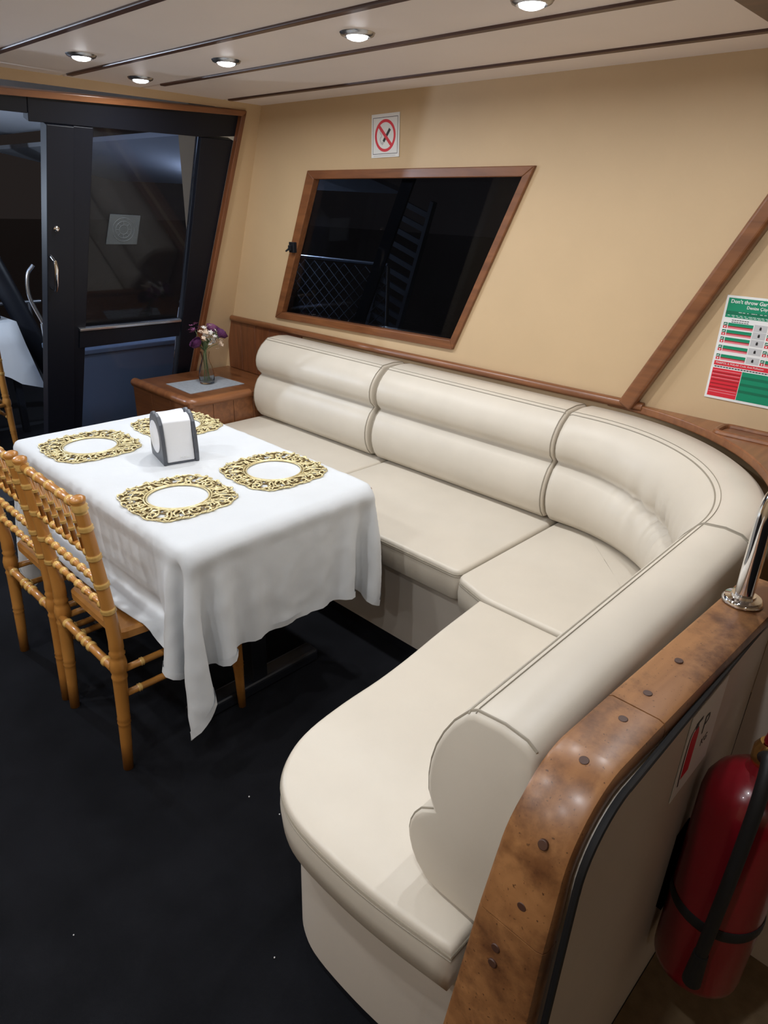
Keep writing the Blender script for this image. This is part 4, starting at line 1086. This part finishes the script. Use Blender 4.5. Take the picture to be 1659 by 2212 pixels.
bm = bmesh.new(); box(bm, -0.03, 0.03, 0.078, 0.0885, 0.10, 0.30); from_bm('wall_bracket', bm, MT['rubber'], fe)
bm = bmesh.new(); box(bm, 0.035, 0.085, -0.034, -0.0325, 0.52, 0.60); ft = from_bm('inspection_tag', bm, MT['pink'], fe)
bm = bmesh.new(); box(bm, -0.03, 0.03, 0.078, 0.0885, 0.10, 0.30); from_bm('wall_bracket', bm, MT['rubber'], fe)
bm = bmesh.new(); box(bm, 0.035, 0.085, -0.034, -0.0325, 0.6002, 0.63); from_bm('tag_header', bm, MT['red'], fe)

# ================================================================== CEILING DOWNLIGHTS
LP = [(-1.385, 2.63), (-1.03, 2.90), (-1.04, 2.285), (-1.055, 1.625), (-1.045, 1.065), (-1.04, 0.42), (-2.45, 0.30), (-2.45, 2.30), (-2.45, 1.30), (-3.1, 1.7), (-3.1, 0.55), (-3.9, -1.9), (-3.1, 2.7), (-3.8, 2.2), (-3.8, 1.1)]  # beyond the visible ones: side lamps read from shadows, others added as fill
labs = ['recessed ceiling spotlight farthest left in view', 'recessed ceiling spotlight nearest the glass doors', 'recessed ceiling spotlight, third from the left', 'recessed ceiling spotlight above the sofa, left of the brightest edge lamp', 'recessed ceiling spotlight cut by the top picture edge']
lm0 = None
for i, (x, y) in enumerate(LP):
    if lm0 is None:
        lm0 = empty('ceiling_spotlight')
        bm = bmesh.new(); lathe_closed(bm, [(0.029, -0.0035), (0.030, -0.008), (0.036, -0.010), (0.046, -0.006), (0.050, 0.0)], 28); from_bm('ring', bm, MT['ring'], lm0, smooth=True)
        bm = bmesh.new(); lathe_closed(bm, [(0.0295, -0.0082), (0.028, -0.0125), (0.018, -0.0165), (0.004, -0.018)], 24); from_bm('lens', bm, MT['lens'], lm0, smooth=True)
        e = lm0
    else:
        e = copy_tree(lm0)
    e.location = (x, y, CEIL - 0.0002)
    tag(e, labs[i] if i < 5 else 'unseen added ceiling spotlight outside the picture', 'lamp', 'recessed ceiling spotlights')
    ld = bpy.data.lights.new('spot_glow', 'AREA'); ld.shape = 'DISK'; ld.size = 0.05; ld.energy = LAMP_W; ld.color = (0.93, 0.965, 1.0); ld.spread = math.radians(176)
    lo = bpy.data.objects.new('spot_glow', ld); COL.objects.link(lo); lo.parent = e; lo.location = (0, 0, -0.022)

# ================================================================== OUTSIDE: stern deck, side rail, water
def tg(o, lab, cat=None, group=None, kind=None): return tag(o, lab, cat, group, kind)
tg(boxobj('deck_floor', -4.3, 1.4, 3.83, 7.6, -0.08, 0.0, MT['deck']), 'dark stern deck outside the glass doors', kind='structure')
tg(boxobj('side_deck', 0.0, 1.4, -2.6, 3.83, -0.08, 0.0, MT['deck']), 'dark side deck outside the window', kind='structure')
bm = bmesh.new(); box(bm, -60, 60, -30, 90, -1.3, -1.2); tg(from_bm('sea_water', bm, MT['water']), 'dark rippled night water beyond the deck', 'water', kind='stuff')
tg(boxobj('deck_canopy', -4.3, -0.30, 3.75, 8.0, 1.98, 2.03, MT['canopy']), 'pale canopy over the stern deck', 'canopy')
bm = bmesh.new(); prism(bm, [(-0.15, 3.32, 1.90), (1.0, 3.32, 1.625), (1.0, 7.4, 1.70), (-0.15, 7.4, 1.90)], (0, 0, 0.03))
tg(from_bm('side_canopy', bm, MT['canopy']), 'pale roof edge over the side deck', 'canopy')
# deck lamp
dlamp = empty('deck_lamp', (-2.25, 4.3, 1.68)); tag(dlamp, 'lamp under the stern deck canopy', 'lamp')
bm = bmesh.new(); lathe_closed(bm, [(0.02, 0.0), (0.026, -0.015), (0.020, -0.032), (0.006, -0.038)], 20); from_bm('globe', bm, emis('deck_globe', (0.75, 0.85, 1.0), 12.0), dlamp, smooth=True)
bm = bmesh.new(); sweep(bm, [(0, 0, -0.005), (0, 0, 0.30)], 0.008, 8); from_bm('hanger', bm, MT['post'], dlamp)
ld = bpy.data.lights.new('deck_glow', 'POINT'); ld.energy = DECK_W; ld.color = (0.70, 0.82, 1.0); ld.shadow_soft_size = 0.02
lo = bpy.data.objects.new('deck_glow', ld); COL.objects.link(lo); lo.parent = dlamp; lo.location = (0, 0, -0.14)
sfill = empty('side_deck_fill', (0.62, 4.85, 1.70)); tag(sfill, 'unseen fill lamp added to light the side deck', 'lamp')  # unseen source added to brighten the side deck behind the window
bm = bmesh.new(); lathe_closed(bm, [(0.02, 0.05), (0.03, 0.0), (0.03, -0.015), (0.02, -0.025), (0.006, -0.03)], 20); from_bm('globe', bm, emis('side_fill_globe', (0.75, 0.85, 1.0), 6.0), sfill, smooth=True)
ld = bpy.data.lights.new('side_fill_glow', 'POINT'); ld.energy = 20.0; ld.color = (0.72, 0.84, 1.0); ld.shadow_soft_size = 0.06
lo = bpy.data.objects.new('side_fill_glow', ld); COL.objects.link(lo); lo.parent = sfill; lo.location = (0, 0, -0.10)
# leaning dark stanchion
bm = bmesh.new(); sweep(bm, [(-1.17, 5.6, 1.94), (-0.50, 5.6, 0.0)], 0.075, 12); tg(from_bm('deck_stanchion', bm, MT['post'], smooth=True), 'leaning dark stanchion on the stern deck', 'post')
# stern rail
sr = empty('stern_rail', (-1.5, 6.4, 0)); tag(sr, 'steel rail along the stern deck', 'rail')
for z in (0.70, 0.36):
    bm = bmesh.new(); sweep(bm, [(-2.6, 0, z), (1.2, 0, z)], 0.016, 10); from_bm('bar', bm, MT['steel'], sr, smooth=True)
for x in (-2.4, -1.2, 0.0, 1.1):
    bm = bmesh.new(); sweep(bm, [(x, 0, 0), (x, 0, 0.70)], 0.016, 10); from_bm('post', bm, MT['steel'], sr, smooth=True)
# curved chrome boarding handle
bm = bmesh.new(); sweep(bm, spline([(-0.90, 4.75, 0.78), (-0.955, 4.75, 0.95), (-0.945, 4.75, 1.08), (-0.90, 4.75, 1.14)], 6), 0.012, 10); sweep(bm, [(-0.90, 4.75, 0.0), (-0.90, 4.75, 0.78)], 0.018, 10)
tg(from_bm('boarding_handle', bm, MT['steel'], smooth=True), 'curved steel handle beside the open doorway', 'handle')
# deck table with cloth
dt = empty('deck_table', (-1.36, 5.35, 0)); tag(dt, 'small table on the stern deck under a white cloth', 'table')
boxobj('tabletop', -0.36, 0.36, -0.36, 0.36, 0.745, 0.768, MT['post'], dt)
for sx in (-1, 1):
    for sy in (-1, 1):
        boxobj('leg', sx * 0.32 - 0.02, sx * 0.32 + 0.02, sy * 0.32 - 0.02, sy * 0.32 + 0.02, 0.0, 0.745, MT['post'], dt)
bm = bmesh.new()
# draped square cloth: top + skirt with pointed corners
half = 0.372; n = 12; ringT = []; ringB = []; ringM = []
for k in range(4 * n):
    s = k / n; side_i = int(s); t = s - side_i
    c = [(-half, -half), (half, -half), (half, half), (-half, half)]
    a = Vector(c[side_i]); b = Vector(c[(side_i + 1) % 4]); p = a.lerp(b, t)
    cn = max(0, 1 - min(t, 1 - t) / 0.22); out_ = Vector((math.copysign(1, p.x) if abs(abs(p.x) - half) < 1e-6 else 0, math.copysign(1, p.y) if abs(abs(p.y) - half) < 1e-6 else 0))
    wv = 0.012 * math.sin(s * 9.0)
    ringT.append(bm.verts.new((p.x, p.y, 0.7705)))
    ringM.append(bm.verts.new((p.x + out_.x * (0.02 + wv), p.y + out_.y * (0.02 + wv), 0.62)))
    ringB.append(bm.verts.new((p.x + out_.x * (0.035 + 1.6 * wv + 0.04 * cn), p.y + out_.y * (0.035 + 1.6 * wv + 0.04 * cn), 0.45 - 0.13 * cn)))
N4 = 4 * n
bm.faces.new(ringT)
for A_, B_ in ((ringT, ringM), (ringM, ringB)):
    for k in range(N4): bm.faces.new((A_[k], A_[(k + 1) % N4], B_[(k + 1) % N4], B_[k])).smooth = True
o = from_bm('deck_tablecloth', bm, MT['cloth']); o.location = (-1.36, 5.35, 0); tag(o, 'white cloth on the small table seen through the doorway', 'tablecloth')
bm = bmesh.new(); lathe_closed(bm, [(0.05, 0), (0.062, 0.01), (0.062, 0.05), (0.045, 0.07), (0.042, 0.10), (0.02, 0.11)], 20); o = from_bm('deck_ashtray', bm, MT['blackalu'], smooth=True); o.location = (-1.10, 5.12, 0.772); tag(o, 'dark round pot on the deck table', 'pot')
dc = copy_tree(ch); dc.location = (-1.47, 4.70, 0); dc.rotation_euler = (0, 0, PI / 2); tag(dc, 'gold bamboo-style chair outside on the stern deck', 'chair', 'gold bamboo chairs')
# pale locker added for the bluish reflections in the lower pane
lk = empty('reflection_block', (-0.30, 4.9, 0)); tag(lk, 'pale locker seen through the lower door pane', 'block')
boxobj('body', -0.5, 0.5, -0.2, 0.2, 0.0, 0.55, MT['block'], lk, bevel=0.01)
boxobj('lid', -0.51, 0.51, -0.21, 0.21, 0.552, 0.59, MT['block'], lk, bevel=0.008)
# side rail with diamond net
ns = empty('side_rail', (0.9, 3.9, 0)); tag(ns, 'side deck rail with diamond netting outside the window', 'rail')
bm = bmesh.new(); sweep(bm, [(0, 1.6, 1.18), (0, -0.55, 1.185)], 0.014, 10); from_bm('bar', bm, MT['steel'], ns, smooth=True)
bm = bmesh.new(); sweep(bm, [(0, -0.55, 0), (0, -0.55, 1.18)], 0.014, 10); from_bm('post', bm, MT['steel'], ns, smooth=True)
bm = bmesh.new()
for k in range(-12, 24):
    for s in (-1, 1):
        y0 = -0.55 + k * 0.11; pts = []
        for t in (0.0, 1.0):
            pts.append(Vector((0, y0 + s * t * 1.1, 0.30 + t * 0.86)))
        a, b = pts
        # clip to y range
        lo_, hi_ = 0.0, 1.0
        for yy, sg_ in ((-0.55, 1), (1.6, -1)):
            da = (a.y - yy) * sg_; db = (b.y - yy) * sg_
            if da < 0 and db < 0: lo_ = 2
            elif da < 0: lo_ = max(lo_, da / (da - db))
            elif db < 0: hi_ = min(hi_, da / (da - db))
        if lo_ < hi_ - 0.02: sweep(bm, [a.lerp(b, lo_), a.lerp(b, hi_)], 0.0035, 4)
no = from_bm('netting', bm, MT['mesh'], ns); no['kind'] = 'stuff'
# slatted gangway panel
gw = empty('gangway_grating', (1.08, 3.78, 0.05)); tag(gw, 'leaning slatted gangway outside the window', 'gangway'); gw.rotation_euler = (math.radians(18), 0, 0)
for k in range(18): boxobj('slat', -0.01, 0.01, -0.13, 0.13, 0.02 + k * 0.09, 0.055 + k * 0.09, MT['mesh'], gw)
for s in (-1, 1): boxobj('rail', -0.02, 0.02, s * 0.145 - 0.014, s * 0.145 + 0.014, -0.04, 1.66, MT['mesh'], gw)

# lint specks on the carpet
bm = bmesh.new(); random.seed(8)
for k in range(12):
    x = random.uniform(-2.6, -2.05) if k < 9 else random.uniform(-1.9, -1.75); y = random.uniform(0.5, 2.0) if k < 9 else random.uniform(1.0, 1.35)
    r = random.uniform(0.0012, 0.0026)
    bmesh.ops.create_icosphere(bm, subdivisions=1, radius=r, matrix=Matrix.Translation((x, y, r * 0.8)))
o = from_bm('carpet_lint', bm, MT['lint']); tag(o, 'white lint specks scattered over the black carpet', 'lint', kind='stuff')
